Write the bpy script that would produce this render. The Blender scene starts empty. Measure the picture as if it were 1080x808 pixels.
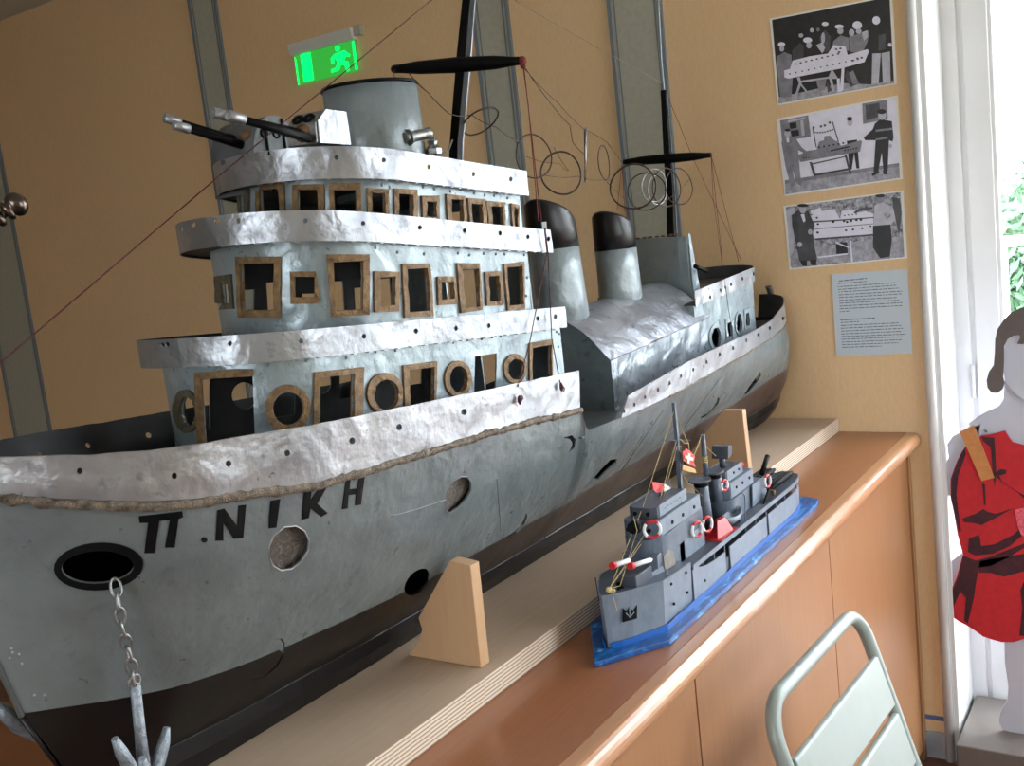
import bpy, bmesh, math, random
from mathutils import Vector, Matrix, noise
from mathutils.bvhtree import BVHTree
from mathutils.geometry import delaunay_2d_cdt
random.seed(7)
PI = math.pi
V = Vector
sc = bpy.context.scene
COL = sc.collection

# ------------------------------------------------------------------ camera
FPX = 1077.487
yaw, pit, rol = [math.radians(a) for a in (34.38284629, 8.31917446, -6.48363165)]
CAM = V((-2.70242827, -0.61078962, 1.52345432))
fw = V((math.cos(yaw)*math.cos(pit), math.sin(yaw)*math.cos(pit), -math.sin(pit)))
rt = fw.cross(V((0, 0, 1))).normalized(); up = rt.cross(fw)
RT = rt*math.cos(rol)+up*math.sin(rol); UP = -rt*math.sin(rol)+up*math.cos(rol)
cd = bpy.data.cameras.new('camera'); cam = bpy.data.objects.new('camera', cd); COL.objects.link(cam)
cd.sensor_width = 36; cd.sensor_fit = 'HORIZONTAL'; cd.lens = FPX*36/1080; cd.clip_start = .05; cd.clip_end = 200
cam.matrix_world = Matrix.Translation(CAM) @ Matrix((RT, UP, -fw)).transposed().to_4x4()
sc.camera = cam

def ray(px, py): return RT*((px-540)/FPX) - UP*((py-404)/FPX) + fw
def at(px, py, x=None, y=None, z=None):
    d = ray(px, py)
    i, v = (0, x) if x is not None else ((1, y) if y is not None else (2, z))
    return CAM + d*((v-CAM[i])/d[i])
def proj(p):
    q = V(p)-CAM; f = q.dot(fw)
    return 540+FPX*q.dot(RT)/f, 404-FPX*q.dot(UP)/f

# ------------------------------------------------------------------ linking
WL = {}
def link(o, parent=None, loc=None):
    COL.objects.link(o)
    if loc is not None: o.location = loc
    if parent is not None:
        o.parent = parent
        o.matrix_parent_inverse = Matrix.Translation(-WL[parent.name])
    WL[o.name] = V(o.location)
    return o
def tag(o, label=None, cat=None, group=None, kind=None):
    if label: o['label'] = label
    if cat: o['category'] = cat
    if group: o['group'] = group
    if kind: o['kind'] = kind
    return o
def empty(name, loc, label, cat, group=None):
    o = bpy.data.objects.new(name, None); o.empty_display_size = .05
    link(o, None, V(loc)); return tag(o, label, cat, group)

class MB:
    def __init__(s): s.v = []; s.f = []; s.m = []; s.sm = []
    def add(s, vs, fs, m=0, sm=False):
        b = len(s.v); s.v += [V(p) for p in vs]
        for f in fs: s.f.append([b+i for i in f]); s.m.append(m); s.sm.append(sm)
        return s
    def box(s, lo, hi, m=0):
        x0, y0, z0 = lo; x1, y1, z1 = hi
        vs = [(x, y, z) for x in (x0, x1) for y in (y0, y1) for z in (z0, z1)]
        return s.add(vs, [(0,1,3,2),(4,6,7,5),(0,4,5,1),(2,3,7,6),(0,2,6,4),(1,5,7,3)], m)
    def prism(s, poly, d, m=0):
        """poly: list of 3D points (planar), extruded by vector d"""
        n = len(poly); d = V(d); vs = [V(p) for p in poly]+[V(p)+d for p in poly]
        fs = [list(range(n))[::-1], list(range(n, 2*n))]+[(i, (i+1) % n, (i+1) % n+n, i+n) for i in range(n)]
        return s.add(vs, fs, m)
    def loft(s, rings, m=0, caps=True, sm=True, closed=True):
        n = len(rings[0]); vs = [p for r in rings for p in r]; fs = []
        for k in range(len(rings)-1):
            for i in range(n if closed else n-1):
                j = (i+1) % n; fs.append((k*n+i, k*n+j, (k+1)*n+j, (k+1)*n+i))
        s.add(vs, fs, m, sm)
        if caps and closed:
            b = len(s.v)-len(vs)
            s.f.append([b+i for i in range(n)][::-1]); s.m.append(m); s.sm.append(False)
            s.f.append([b+(len(rings)-1)*n+i for i in range(n)]); s.m.append(m); s.sm.append(False)
        return s
    def tube(s, pts, r, seg=8, m=0, closed=False, rr=None):
        pts = [V(p) for p in pts]; n = len(pts); rings = []
        prev = None
        for i, p in enumerate(pts):
            if closed: t = (pts[(i+1) % n]-pts[i-1])
            else: t = pts[min(i+1, n-1)]-pts[max(i-1, 0)]
            t.normalize()
            if prev is None:
                a = V((0, 0, 1)) if abs(t.z) < .9 else V((1, 0, 0)); u = t.cross(a).normalized()
            else:
                u = prev-t*prev.dot(t)
                u = u.normalized() if u.length > 1e-6 else t.orthogonal().normalized()
            prev = u; w = t.cross(u)
            R = rr[i] if rr else r
            rings.append([p+(u*math.cos(a)+w*math.sin(a))*R for a in [2*PI*k/seg for k in range(seg)]])
        if closed: rings.append(rings[0])
        return s.loft(rings, m, caps=not closed)
    def ball(s, c, r, m=0, seg=8, rings=5, sc=(1, 1, 1)):
        rs = []
        for i in range(rings+1):
            t = PI*(i+.02)/(rings+.04)
            rs.append([V(c)+V((math.sin(t)*math.cos(a)*r*sc[0], math.sin(t)*math.sin(a)*r*sc[1], math.cos(t)*r*sc[2])) for a in [2*PI*k/seg for k in range(seg)]])
        return s.loft(rs, m)
    def build(s, name, mats, parent=None, loc=None, bevel=0, smooth=None, merge=0, world=True):
        if not isinstance(mats, (list, tuple)): mats = [mats]
        if loc is None:
            lo = V([min(p[i] for p in s.v) for i in range(3)]); hi = V([max(p[i] for p in s.v) for i in range(3)])
            loc = (lo+hi)/2; loc.z = lo.z
        loc = V(loc)
        me = bpy.data.meshes.new(name)
        me.from_pydata([tuple(p-loc) for p in s.v], [], s.f)
        for mt in mats: me.materials.append(mt)
        for p, m, sm in zip(me.polygons, s.m, s.sm):
            p.material_index = m; p.use_smooth = sm if smooth is None else smooth
        if merge:
            bm = bmesh.new(); bm.from_mesh(me); bmesh.ops.remove_doubles(bm, verts=bm.verts, dist=merge); bm.to_mesh(me); bm.free()
        me.validate()
        bm = bmesh.new(); bm.from_mesh(me); bmesh.ops.recalc_face_normals(bm, faces=bm.faces); bm.to_mesh(me); bm.free()
        o = bpy.data.objects.new(name, me); link(o, parent, loc)
        if bevel:
            b = o.modifiers.new('bevel', 'BEVEL'); b.width = bevel; b.segments = 2; b.limit_method = 'ANGLE'; b.angle_limit = math.radians(40)
            b.use_clamp_overlap = True
        return o

# ------------------------------------------------------------------ materials
def lin(c):
    return tuple(((v/255)/12.92 if v/255 <= .04045 else ((v/255+.055)/1.055)**2.4) for v in c)+(1,)
class Mat:
    def __init__(s, name):
        s.m = bpy.data.materials.new(name); s.m.use_nodes = True
        s.nt = s.m.node_tree; s.b = s.nt.nodes['Principled BSDF']; s.tc = s.nt.nodes.new('ShaderNodeTexCoord'); s.vec = s.tc.outputs['Object']
    def n(s, t, **k):
        o = s.nt.nodes.new(t)
        for a, v in k.items(): setattr(o, a, v)
        return o
    def l(s, a, b): s.nt.links.new(a, b)
    def mapping(s, scale=(1,1,1), rot=(0,0,0)):
        mp = s.n('ShaderNodeMapping'); mp.inputs['Scale'].default_value = scale; mp.inputs['Rotation'].default_value = rot
        s.l(s.vec, mp.inputs['Vector']); return mp.outputs[0]
    def noise(s, scale, detail=4, rough=.55, vec=None, dist=0):
        o = s.n('ShaderNodeTexNoise'); o.inputs['Scale'].default_value = scale; o.inputs['Detail'].default_value = detail
        o.inputs['Roughness'].default_value = rough; o.inputs['Distortion'].default_value = dist
        s.l(vec if vec is not None else s.vec, o.inputs['Vector']); return o.outputs['Fac']
    def ramp(s, fac, stops):
        r = s.n('ShaderNodeValToRGB'); e = r.color_ramp.elements
        while len(e) < len(stops): e.new(.5)
        for q, (p, c) in zip(e, stops): q.position = p; q.color = c if len(c) == 4 else lin(c)
        s.l(fac, r.inputs[0]); return r.outputs[0]
    def mix(s, fac, a, b):
        mx = s.n('ShaderNodeMix', data_type='RGBA')
        for i, v in ((0, fac), (6, a), (7, b)):
            if isinstance(v, (int, float)): mx.inputs[i].default_value = v
            elif isinstance(v, tuple): mx.inputs[i].default_value = v if len(v) == 4 else lin(v)
            else: s.l(v, mx.inputs[i])
        return mx.outputs[2]
    def bump(s, *hs):
        prev = None
        for h, st, d in hs:
            b = s.n('ShaderNodeBump'); b.inputs['Strength'].default_value = st; b.inputs['Distance'].default_value = d
            s.l(h, b.inputs['Height'])
            if prev is not None: s.l(prev, b.inputs['Normal'])
            prev = b.outputs[0]
        s.l(prev, s.b.inputs['Normal'])
    def set(s, color=None, rough=None, metal=None, spec=None, emit=None, es=1):
        I = s.b.inputs
        if color is not None:
            if isinstance(color, tuple): I['Base Color'].default_value = color if len(color) == 4 else lin(color)
            else: s.l(color, I['Base Color'])
        if rough is not None:
            if isinstance(rough, (int, float)): I['Roughness'].default_value = rough
            else: s.l(rough, I['Roughness'])
        if metal is not None:
            if isinstance(metal, (int, float)): I['Metallic'].default_value = metal
            else: s.l(metal, I['Metallic'])
        if spec is not None: I['Specular IOR Level'].default_value = spec
        if emit is not None: I['Emission Color'].default_value = lin(emit); I['Emission Strength'].default_value = es
        return s
def flat(name, c, rough=.5, metal=0, spec=.5): return Mat(name).set(c, rough, metal, spec).m

def silver_paint(name, c1, c2, dirt, metal=.55, r0=.25, r1=.5, dn=.35):
    m = Mat(name); big = m.noise(9, 5); fine = m.noise(160, 3); mid = m.noise(38, 4, .6)
    col = m.mix(m.ramp(big, [(.35, (0,0,0,1)), (.65, (1,1,1,1))]), c1, c2)
    col = m.mix(m.ramp(mid, [(.60, (0,0,0,1)), (.76, (.8,.8,.8,1))]), col, dirt)
    m.set(col, m.ramp(mid, [(.3, (r0,)*3+(1,)), (.7, (r1,)*3+(1,))]), metal)
    dent = m.noise(20, 2, .4, dist=.6); scr = m.noise(60, 4, .7, m.mapping((1, 1, .12)))
    m.bump((mid, .4, .002), (fine, .3, .0006), (scr, .2, .0012), (dent, dn, .012), (big, .6, .012)); return m.m
M = {}
M['silver'] = silver_paint('silver_paint', (160,164,171), (136,140,148), (88,88,92), .72, .28, .48)
M['silver_bright'] = silver_paint('bright_silver_paint', (172,174,180), (150,153,160), (98,96,98), .7, .27, .45)
M['hull_grey'] = silver_paint('grey_blue_hull_paint', (112,121,124), (99,107,110), (84,90,92), .22, .26, .46)
M['wall_grey'] = silver_paint('pale_blue_grey_paint', (142,156,162), (124,137,145), (94,96,96), .3, .24, .45)
M['stack_grey'] = silver_paint('funnel_grey_paint', (132,143,148), (122,132,137), (104,110,112), .2, .28, .45)

def mk(name, c1, c2, sc1=30, rough=.5, metal=0, bs=.3, bd=.001, spec=.5):
    m = Mat(name); f = m.noise(sc1, 5); g = m.noise(sc1*5, 3)
    m.set(m.mix(m.ramp(f, [(.3,(0,0,0,1)), (.7,(1,1,1,1))]), c1, c2), rough, metal, spec); m.bump((g, bs, bd)); return m.m
M['tar'] = mk('black_gloss_paint', (12,12,14), (20,20,22), 40, .36, 0, .25, .0008, .3)
M['black'] = mk('black_paint', (8,8,9), (16,16,18), 40, .55, 0, .3, .0008, .12)
M['rust'] = mk('brown_rusty_tin', (120,92,62), (70,50,36), 70, .7, .1, .8, .002)
M['frame'] = mk('brown_painted_frame', (142,114,78), (92,68,44), 90, .65, .1, .8, .0015)
M['frame_dark'] = mk('olive_grey_frame', (98,90,72), (66,60,48), 90, .6, .1, .8, .0015)
M['ridge'] = mk('rough_weld_bead', (150,135,118), (70,60,50), 120, .65, .2, 1, .004)
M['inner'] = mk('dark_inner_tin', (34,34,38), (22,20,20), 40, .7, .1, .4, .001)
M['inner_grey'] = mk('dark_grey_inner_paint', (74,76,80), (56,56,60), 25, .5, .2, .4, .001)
M['deck'] = mk('grey_deck_paint', (98,102,106), (80,84,88), 25, .5, .2, .4, .001)
M['casing'] = silver_paint('crumpled_silver_blue_sheet', (150,158,166), (128,138,148), (92,94,98), .6, .24, .4, .5)
M['wire'] = mk('rusty_wire', (72,56,46), (38,30,28), 200, .5, .5, .3, .0004)
M['thread_red'] = mk('red_thread', (120,38,36), (90,26,28), 300, .8)
M['thread_dark'] = mk('dark_red_thread', (84,34,36), (64,26,30), 300, .8)
M['thread_grey'] = mk('grey_thread', (120,108,96), (100,90,80), 300, .8)
M['thread_cream'] = mk('cream_thread', (200,180,130), (170,150,100), 300, .8)
M['galv'] = mk('galvanised_steel', (170,172,172), (120,122,124), 120, .35, .85, .5, .0006)
M['anchor'] = mk('silvery_painted_iron', (160,170,180), (110,120,130), 90, .4, .5, .8, .0015)
def fib():
    m = Mat('fibrous_grey_filler'); f = m.noise(60, 8, .8, dist=2.5)
    m.set(m.ramp(f, [(.3,(40,36,34)), (.5,(98,92,88)), (.72,(150,142,136))]), .8); m.bump((f, .6, .002)); return m.m
M['fibre'] = fib()
def bottom():
    m = Mat('black_to_brown_bottom_paint'); sx = m.n('ShaderNodeSeparateXYZ'); m.l(m.tc.outputs['Object'], sx.inputs[0])
    f = m.noise(14, 5)
    mr = m.n('ShaderNodeMapRange'); mr.inputs['From Min'].default_value = -.55; mr.inputs['From Max'].default_value = -.1
    m.l(sx.outputs[0], mr.inputs['Value'])
    brown = m.mix(f, (74,58,52), (46,36,33)); c = m.mix(mr.outputs[0], m.mix(f, (11,11,12), (19,17,17)), brown)
    m.set(c, .34, spec=.35); m.bump((m.noise(90,3), .3, .001)); return m.m
M['bottom'] = bottom()
def veneer(name, c1, c2, c3, grain=(1,1,1), rough=.35, coat=0):
    m = Mat(name); v = m.mapping(grain)
    f = m.noise(6, 8, .65, v, .4); g = m.noise(40, 4, .7, v); h = m.noise(1.5, 3, .5)
    col = m.mix(f, m.mix(h, c1, c2), c3); m.set(col, rough)
    if coat: m.b.inputs['Coat Weight'].default_value = coat; m.b.inputs['Coat Roughness'].default_value = .12
    m.bump((g, .12, .0006)); return m.m
M['door'] = veneer('cherry_veneer_upright_grain', (168,124,86), (154,109,72), (138,94,60), (28,28,1.2), .38)
M['worktop'] = veneer('cherry_worktop', (164,106,68), (148,92,56), (128,76,44), (1.2,26,26), .32, .3)
M['nosing'] = veneer('pale_beech_nosing', (190,144,106), (180,132,94), (166,116,80), (1.5,30,30), .28, .4)
M['ply'] = veneer('birch_plywood_face', (194,174,154), (186,164,142), (170,147,124), (1.2,18,18), .5)
M['ply_up'] = veneer('birch_plywood_bracket_face', (194,160,124), (186,150,114), (174,136,100), (14,14,1.2), .5)
def plyedge():
    m = Mat('plywood_layered_edge'); sx = m.n('ShaderNodeSeparateXYZ'); m.l(m.vec, sx.inputs[0])
    w = m.n('ShaderNodeMath', operation='MULTIPLY'); w.inputs[1].default_value = 1/.0052; m.l(sx.outputs[2], w.inputs[0])
    fr = m.n('ShaderNodeMath', operation='FRACT'); m.l(w.outputs[0], fr.inputs[0])
    m.set(m.ramp(fr.outputs[0], [(0,(150,128,108)), (.36,(150,128,108)), (.44,(214,200,182)), (1,(206,190,170))]), .6); return m.m
M['plyedge'] = plyedge()
def wallpaper():
    m = Mat('tan_woven_wall_covering'); a = m.noise(2.2, 4); w1 = m.noise(240, 2, .5, m.mapping((1,1,.25))); w2 = m.noise(240, 2, .5, m.mapping((1,.25,1)))
    col = m.mix(a, (224,194,154), (216,185,145)); col = m.mix(m.ramp(w1, [(.35,(0,0,0,1)), (.65,(.3,.3,.3,1))]), col, (200,170,130))
    m.set(col, .85, spec=.2); m.bump((w1, .15, .0008), (w2, .15, .0008)); return m.m
M['wallpaper'] = wallpaper()
M['strip'] = mk('grey_green_wall_strip', (172,172,160), (162,162,150), 60, .8, 0, .2, .0008, .2)
M['strip_edge'] = flat('blue_grey_strip_edging', (112,120,130), .6)
M['white'] = mk('white_lacquer', (208,208,208), (200,200,199), 5, .4, 0, .03, .0004)
M['cream'] = flat('cream_paint', (222,206,170), .7)
M['floor'] = veneer('reddish_floor_boards', (120,82,62), (104,68,50), (90,58,42), (2,12,2), .4)
M['ceiling'] = flat('ceiling_off_white', (196,194,188), .9)
M['paintwhite'] = flat('matt_white', (225,225,222), .8)
# ------------------------------------------------------------------ surfaces with holes
def pchip(tab):
    xs = [t[0] for t in tab]; ys = [t[1] for t in tab]; n = len(xs)
    h = [xs[i+1]-xs[i] for i in range(n-1)]; d = [(ys[i+1]-ys[i])/h[i] for i in range(n-1)]
    m = [d[0]]+[0]*(n-2)+[d[-1]]
    for i in range(1, n-1):
        if d[i-1]*d[i] > 0:
            w1 = 2*h[i]+h[i-1]; w2 = h[i]+2*h[i-1]; m[i] = (w1+w2)/(w1/d[i-1]+w2/d[i])
    def f(x):
        if x <= xs[0]: return ys[0]
        if x >= xs[-1]: return ys[-1]
        i = max(k for k in range(n-1) if xs[k] <= x)
        t = (x-xs[i])/h[i]; t2 = t*t; t3 = t2*t
        return (2*t3-3*t2+1)*ys[i]+(t3-2*t2+t)*h[i]*m[i]+(-2*t3+3*t2)*ys[i+1]+(t3-t2)*h[i]*m[i+1]
    return f

def dens(poly, k=6, closed=True):
    out = []; n = len(poly)
    for i in range(n if closed else n-1):
        a = poly[i]; b = poly[(i+1) % n]
        for j in range(k): out.append((a[0]+(b[0]-a[0])*j/k, a[1]+(b[1]-a[1])*j/k))
    if not closed: out.append(poly[-1])
    return out
def ell(cx, cy, rx, ry, n=28, rot=0):
    c, s = math.cos(rot), math.sin(rot)
    return [(cx+rx*math.cos(t)*c-ry*math.sin(t)*s, cy+rx*math.cos(t)*s+ry*math.sin(t)*c) for t in [2*PI*k/n for k in range(n)]]
def inside(p, poly):
    x, y = p; r = False; n = len(poly); j = n-1
    for i in range(n):
        xi, yi = poly[i]; xj, yj = poly[j]
        if (yi > y) != (yj > y) and x < (xj-xi)*(y-yi)/(yj-yi)+xi: r = not r
        j = i
    return r

class Surf:
    """parametric surface S(u,v), u,v in 0..1, that can be probed through a photograph pixel"""
    def __init__(s, S, lu, lv, nu=160, nv=24, us=None):
        s.S = S; s.lu = lu; s.lv = lv; s.nu = nu; s.nv = nv
        s.us = us or [i/nu for i in range(nu+1)]; s.vs = [j/nv for j in range(nv+1)]
        vs = [S(u, v) for u in s.us for v in s.vs]; s.uvs = [(u, v) for u in s.us for v in s.vs]; fs = []; w = nv+1
        for i in range(len(s.us)-1):
            for j in range(nv):
                a = i*w+j; fs += [(a, a+w, a+w+1), (a, a+w+1, a+1)]
        s.pts = vs; s.fs = fs; s.bvh = BVHTree.FromPolygons(vs, fs)
    def hit(s, px, py):
        d = ray(px, py).normalized(); p, n, i, dist = s.bvh.ray_cast(CAM, d)
        if p is None: return None
        if n.dot(d) > 0: n = -n
        return p, n, i
    def uv(s, px, py):
        h = s.hit(px, py)
        if h is None: return None
        p, n, i = h; a, b, c = s.fs[i]; A, B, C = s.pts[a], s.pts[b], s.pts[c]
        v0 = B-A; v1 = C-A; v2 = p-A; d00 = v0.dot(v0); d01 = v0.dot(v1); d11 = v1.dot(v1); d20 = v2.dot(v0); d21 = v2.dot(v1)
        den = d00*d11-d01*d01
        bb = (d11*d20-d01*d21)/den; cc = (d00*d21-d01*d20)/den; aa = 1-bb-cc
        ua, ub, uc = s.uvs[a], s.uvs[b], s.uvs[c]
        return (aa*ua[0]+bb*ub[0]+cc*uc[0], aa*ua[1]+bb*ub[1]+cc*uc[1])
    def uvpoly(s, poly):
        out = [s.uv(*p) for p in poly]
        return [q for q in out if q] if sum(q is not None for q in out) >= len(out)*.6 else None
    def mesh(s, holes=(), S=None):
        """triangulated sheet with the holes (uv polygons) cut out; returns verts, faces, uvs"""
        S = S or s.S; pts = [V((u*s.lu, v*s.lv)) for u in s.us for v in s.vs]; edges = []
        hs = [[(u*s.lu, v*s.lv) for u, v in h] for h in holes]
        for h in hs:
            b = len(pts); pts += [V(p) for p in h]; n = len(h); edges += [(b+i, b+(i+1) % n) for i in range(n)]
        r = delaunay_2d_cdt(pts, edges, [], 0, 1e-6)
        cov, cof = r[0], r[2]; faces = []
        for f in cof:
            c = (sum(cov[i][0] for i in f)/len(f), sum(cov[i][1] for i in f)/len(f))
            if any(inside(c, h) for h in hs): continue
            faces.append(tuple(f))
        uvs = [(max(0, min(1, p[0]/s.lu)), max(0, min(1, p[1]/s.lv))) for p in cov]
        return [S(u, v) for u, v in uvs], faces, uvs

def solid(o, t, off=-1, mo=0):
    m = o.modifiers.new('sheet', 'SOLIDIFY'); m.thickness = t; m.offset = off; m.material_offset = mo; m.material_offset_rim = 0; m.use_even_offset = False
    e = o.modifiers.new('sharp_edges', 'EDGE_SPLIT'); e.split_angle = math.radians(38)
    return o
def raw(name, verts, faces, mats, parent, mi=None, smooth=True, loc=None, merge=0):
    b = MB(); b.add(verts, faces, 0, smooth)
    if mi: b.m = list(mi)
    return b.build(name, mats, parent, loc, merge=merge)

def frame_ring(surf, outer, inner, name, mat, parent, h=.003, k=5):
    """raised frame on the surface between two photograph outlines with equal corner counts"""
    po = dens(outer, k) if len(outer) < 12 else outer; pi = dens(inner, k) if len(inner) < 12 else inner
    O = []; I = []
    for a, b in zip(po, pi):
        ha = surf.hit(*a); hb = surf.hit(*b)
        if ha is None and hb is None: return None
        ha = ha or hb; hb = hb or ha
        if (ha[0]-hb[0]).length > .05: ha = hb
        O.append(ha); I.append(hb)
    n = len(O); jit = [random.uniform(-.0006, .0006) for _ in range(n)]
    vs = []
    for (p, nn, _), j in zip(O, jit): vs.append(p-nn*.002)
    for (p, nn, _), j in zip(O, jit): vs.append(p+nn*(h+j))
    for (p, nn, _), j in zip(I, jit): vs.append(p+nn*(h+j*2))
    for (p, nn, _), j in zip(I, jit): vs.append(p-nn*.004)
    fs = []
    for k4 in range(4):
        a0 = k4*n; b0 = ((k4+1) % 4)*n
        for i in range(n):
            jn = (i+1) % n; fs.append((a0+i, a0+jn, b0+jn, b0+i))
    return raw(name, vs, fs, mat, parent, smooth=False)

def patch(surf, polys, name, mat, parent, off=.0008, th=.0006, step=3.0, holes=()):
    """paint or sheet lying on the surface inside photograph outlines"""
    b = MB()
    for poly in (polys if isinstance(polys[0][0], (tuple, list)) else [polys]):
        p = dens(poly, 3) if len(poly) < 12 else list(poly)
        x0 = min(q[0] for q in p); x1 = max(q[0] for q in p); y0 = min(q[1] for q in p); y1 = max(q[1] for q in p)
        pts = [V(q) for q in p]; n = len(p); ed = [(i, (i+1) % n) for i in range(n)]
        for h in holes:
            bb = len(pts); pts += [V(q) for q in h]; ed += [(bb+i, bb+(i+1) % len(h)) for i in range(len(h))]
        yy = y0+step/2
        while yy < y1:
            xx = x0+step/2
            while xx < x1:
                if inside((xx, yy), p): pts.append(V((xx, yy)))
                xx += step
            yy += step
        r = delaunay_2d_cdt(pts, ed, [], 0, 1e-5); vs = []; ok = []
        for q in r[0]:
            h = surf.hit(q[0], q[1]); ok.append(h is not None); vs.append(h[0]+h[1]*off if h else V((0, 0, 0)))
        fs = []
        for f in r[2]:
            c = (sum(r[0][i][0] for i in f)/3, sum(r[0][i][1] for i in f)/3)
            if inside(c, p) and not any(inside(c, h) for h in holes) and all(ok[i] for i in f): fs.append(tuple(f))
        if not fs: continue
        used = sorted({i for f in fs for i in f}); mp = {o_: n_ for n_, o_ in enumerate(used)}
        b.add([vs[i] for i in used], [tuple(mp[i] for i in f) for f in fs], 0, True)
    if not b.v: return None
    o = b.build(name, mat, parent); solid(o, th, 0); return o

# ------------------------------------------------------------------ the large ship model
YC = .395
BOARD_T = .036; TOPZ = .9; BZ = TOPZ+BOARD_T
ship = empty('model_ship', (-1.2, YC, BZ), 'large grey and silver tin warship model with two funnels, on the plywood board', 'ship model')

def curve(ht, zt): return pchip(ht), pchip(zt), ht[0][0], ht[-1][0]
SH = curve([(-2.245,0),(-2.235,.018),(-2.21,.045),(-2.18,.08),(-2.15,.108),(-2.1,.146),(-2.05,.168),(-2.0,.176),(-1.9,.188),(-1.7,.192),(-1.3,.190),(-1.0,.182),(-.7,.170),(-.4,.152),(-.2,.134),(-.12,.116),(-.07,.09),(-.04,.06),(-.025,.03),(-.018,0)],
           [(-2.245,1.378),(-2.15,1.3615),(-2.1,1.354),(-2.0,1.3465),(-1.9,1.338),(-1.8,1.331),(-1.31,1.297),(-.74,1.262),(-.3,1.262),(-.1,1.280),(-.018,1.284)])
RB = curve([(-2.24,0),(-2.23,.016),(-2.205,.042),(-2.175,.075),(-2.145,.102),(-2.1,.137),(-2.05,.160),(-2.0,.169),(-1.9,.181),(-1.7,.187),(-1.3,.185),(-1.0,.178),(-.7,.166),(-.4,.149),(-.2,.132),(-.12,.115),(-.07,.09),(-.04,.06),(-.027,.03),(-.02,0)],
           [(-2.24,1.345),(-2.2,1.335),(-2.15,1.318),(-2.07,1.297),(-2.0,1.287),(-1.9,1.271),(-1.75,1.264),(-1.56,1.255),(-1.3,1.234),(-1.0,1.215),(-.7,1.20),(-.4,1.20),(-.2,1.21),(-.1,1.22),(-.02,1.224)])
zaft = pchip([(-1.32,1.196),(-1.2,1.191),(-1.0,1.189),(-.7,1.194),(-.4,1.20),(-.2,1.21),(-.1,1.218),(-.02,1.222)])
def zdeck(x):
    a = RB[1](x); t = min(1, max(0, (x+1.318)/.012)); return a*(1-t)+zaft(x)*t
WLc = curve([(-2.184,0),(-2.16,.012),(-2.12,.034),(-2.05,.066),(-1.93,.088),(-1.79,.102),(-1.6,.111),(-1.38,.111),(-1.1,.101),(-.9,.096),(-.65,.088),(-.45,.092),(-.27,.105),(-.15,.116),(-.09,.1),(-.055,.06),(-.04,.03),(-.035,0)],
            [(-2.184,1.092),(-2.1,1.078),(-1.95,1.064),(-1.7,1.06),(-.8,1.06),(-.5,1.064),(-.3,1.08),(-.15,1.096),(-.035,1.104)])
Bc = curve([(-2.145,0),(-2.12,.010),(-2.0,.02),(-1.7,.026),(-1.3,.027),(-.6,.027),(-.4,.038),(-.25,.062),(-.15,.086),(-.1,.078),(-.065,.05),(-.05,.02),(-.045,0)],
           [(-2.145,.995),(-2.0,.985),(-1.6,.98),(-.6,.98),(-.4,.988),(-.25,1.003),(-.15,1.022),(-.045,1.038)])
Kc = curve([(-2.13,0),(-2.1,.006),(-1.96,.015),(-1.7,.016),(-1.55,.012),(-1.35,.008),(-.5,.010),(-.3,.03),(-.17,.066),(-.11,.064),(-.075,.04),(-.06,.015),(-.055,0)],
           [(-2.13,.9365),(-.48,.9365),(-.3,.949),(-.15,.974),(-.055,.99)])
# denser stations at both ends and at the break of the deck
def fu(u): return .55*u+.45*(1-math.cos(PI*u))/2
def side(c, u, sgn, hx=0, z=None):
    x = c[2]+(c[3]-c[2])*fu(u); h = c[0](x)
    return V((x, YC-sgn*(h+hx), z(x) if z else c[1](x)))
def hullS(sgn):
    def S(u, v):
        if v < .3:
            t = v/.3; a = side(Bc, u, sgn, .002); b = side(WLc, u, sgn); p = a.lerp(b, t); bul = .006*math.sin(PI*t)
        else:
            t = (v-.3)/.7; a = side(WLc, u, sgn); b = side(RB, u, sgn, 0, zdeck); p = a.lerp(b, t)
            bul = .014*math.sin(PI*t)*min(1, max(0, (u-.01)*9))*min(1, max(0, (.99-u)*9))
        hh = min(1, abs(p.y-YC)/.03)
        d = noise.noise(V((p.x*9, p.z*14, sgn*3)))*.003+noise.noise(V((p.x*30, p.z*26, sgn*7)))*.0009
        p.y -= sgn*(bul+d*hh); return p
    return S
NU = 260
hus = [i/NU for i in range(NU+1)]
ub = None  # exact stations at the break
for k in range(1, 2000):
    u = k/2000
    if RB[2]+(RB[3]-RB[2])*fu(u) > -1.3185: ub = u; break
hus = sorted(set([u for u in hus if abs(u-ub-.002) > .006]+[ub-.001, ub, ub+.003, ub+.0065, ub+.0085]))
near = Surf(hullS(1), 2.2, .32, NU, 26, hus); farS = Surf(hullS(-1), 2.2, .32, NU, 26, hus)

hawse_i = ell(103, 598, 38, 17.5, 30, -.05); hawse_o = ell(104, 597, 47, 25, 30, -.06)
port1 = [(300,556),(312,555),(321,560),(326,570),(325,581),(318,592),(308,600),(297,602),(288,597),(284,588),(284,576),(289,565)]
port2 = [(486,503),(493,503),(497,509),(497,517),(492,526),(484,535),(475,541),(470,539),(469,531),(471,520),(478,508)]
port3 = ell(440, 614, 17, 10, 20, -.85)
slot1 = [(644,485),(651,484),(650,488),(640,497),(631,506),(626,505),(633,496)]
flap = [(597,461),(603,459),(607,463),(606,472),(600,477),(604,468),(601,463),(593,462)]
cres1 = [(288,674.6),(297,673.6),(300.5,678),(299.6,690),(292,703.5),(279,714.5),(262,717),(278,713.6),(291,702.5),(298.4,689),(298.8,679),(296.5,675)]
cres2 = [(555,541),(556,545),(553,554),(545,562),(535,568),(531,568),(541,562),(549,555),(553,547)]
cres3 = [(757,419),(759,421),(757,427),(751,434),(745,440),(740,442),(739,440),(746,436),(752,430),(756,424)]
cres4 = [(801,392),(803,394),(800,401),(795,408),(788,416),(785,416),(790,408),(796,400),(800,395)]
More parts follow.
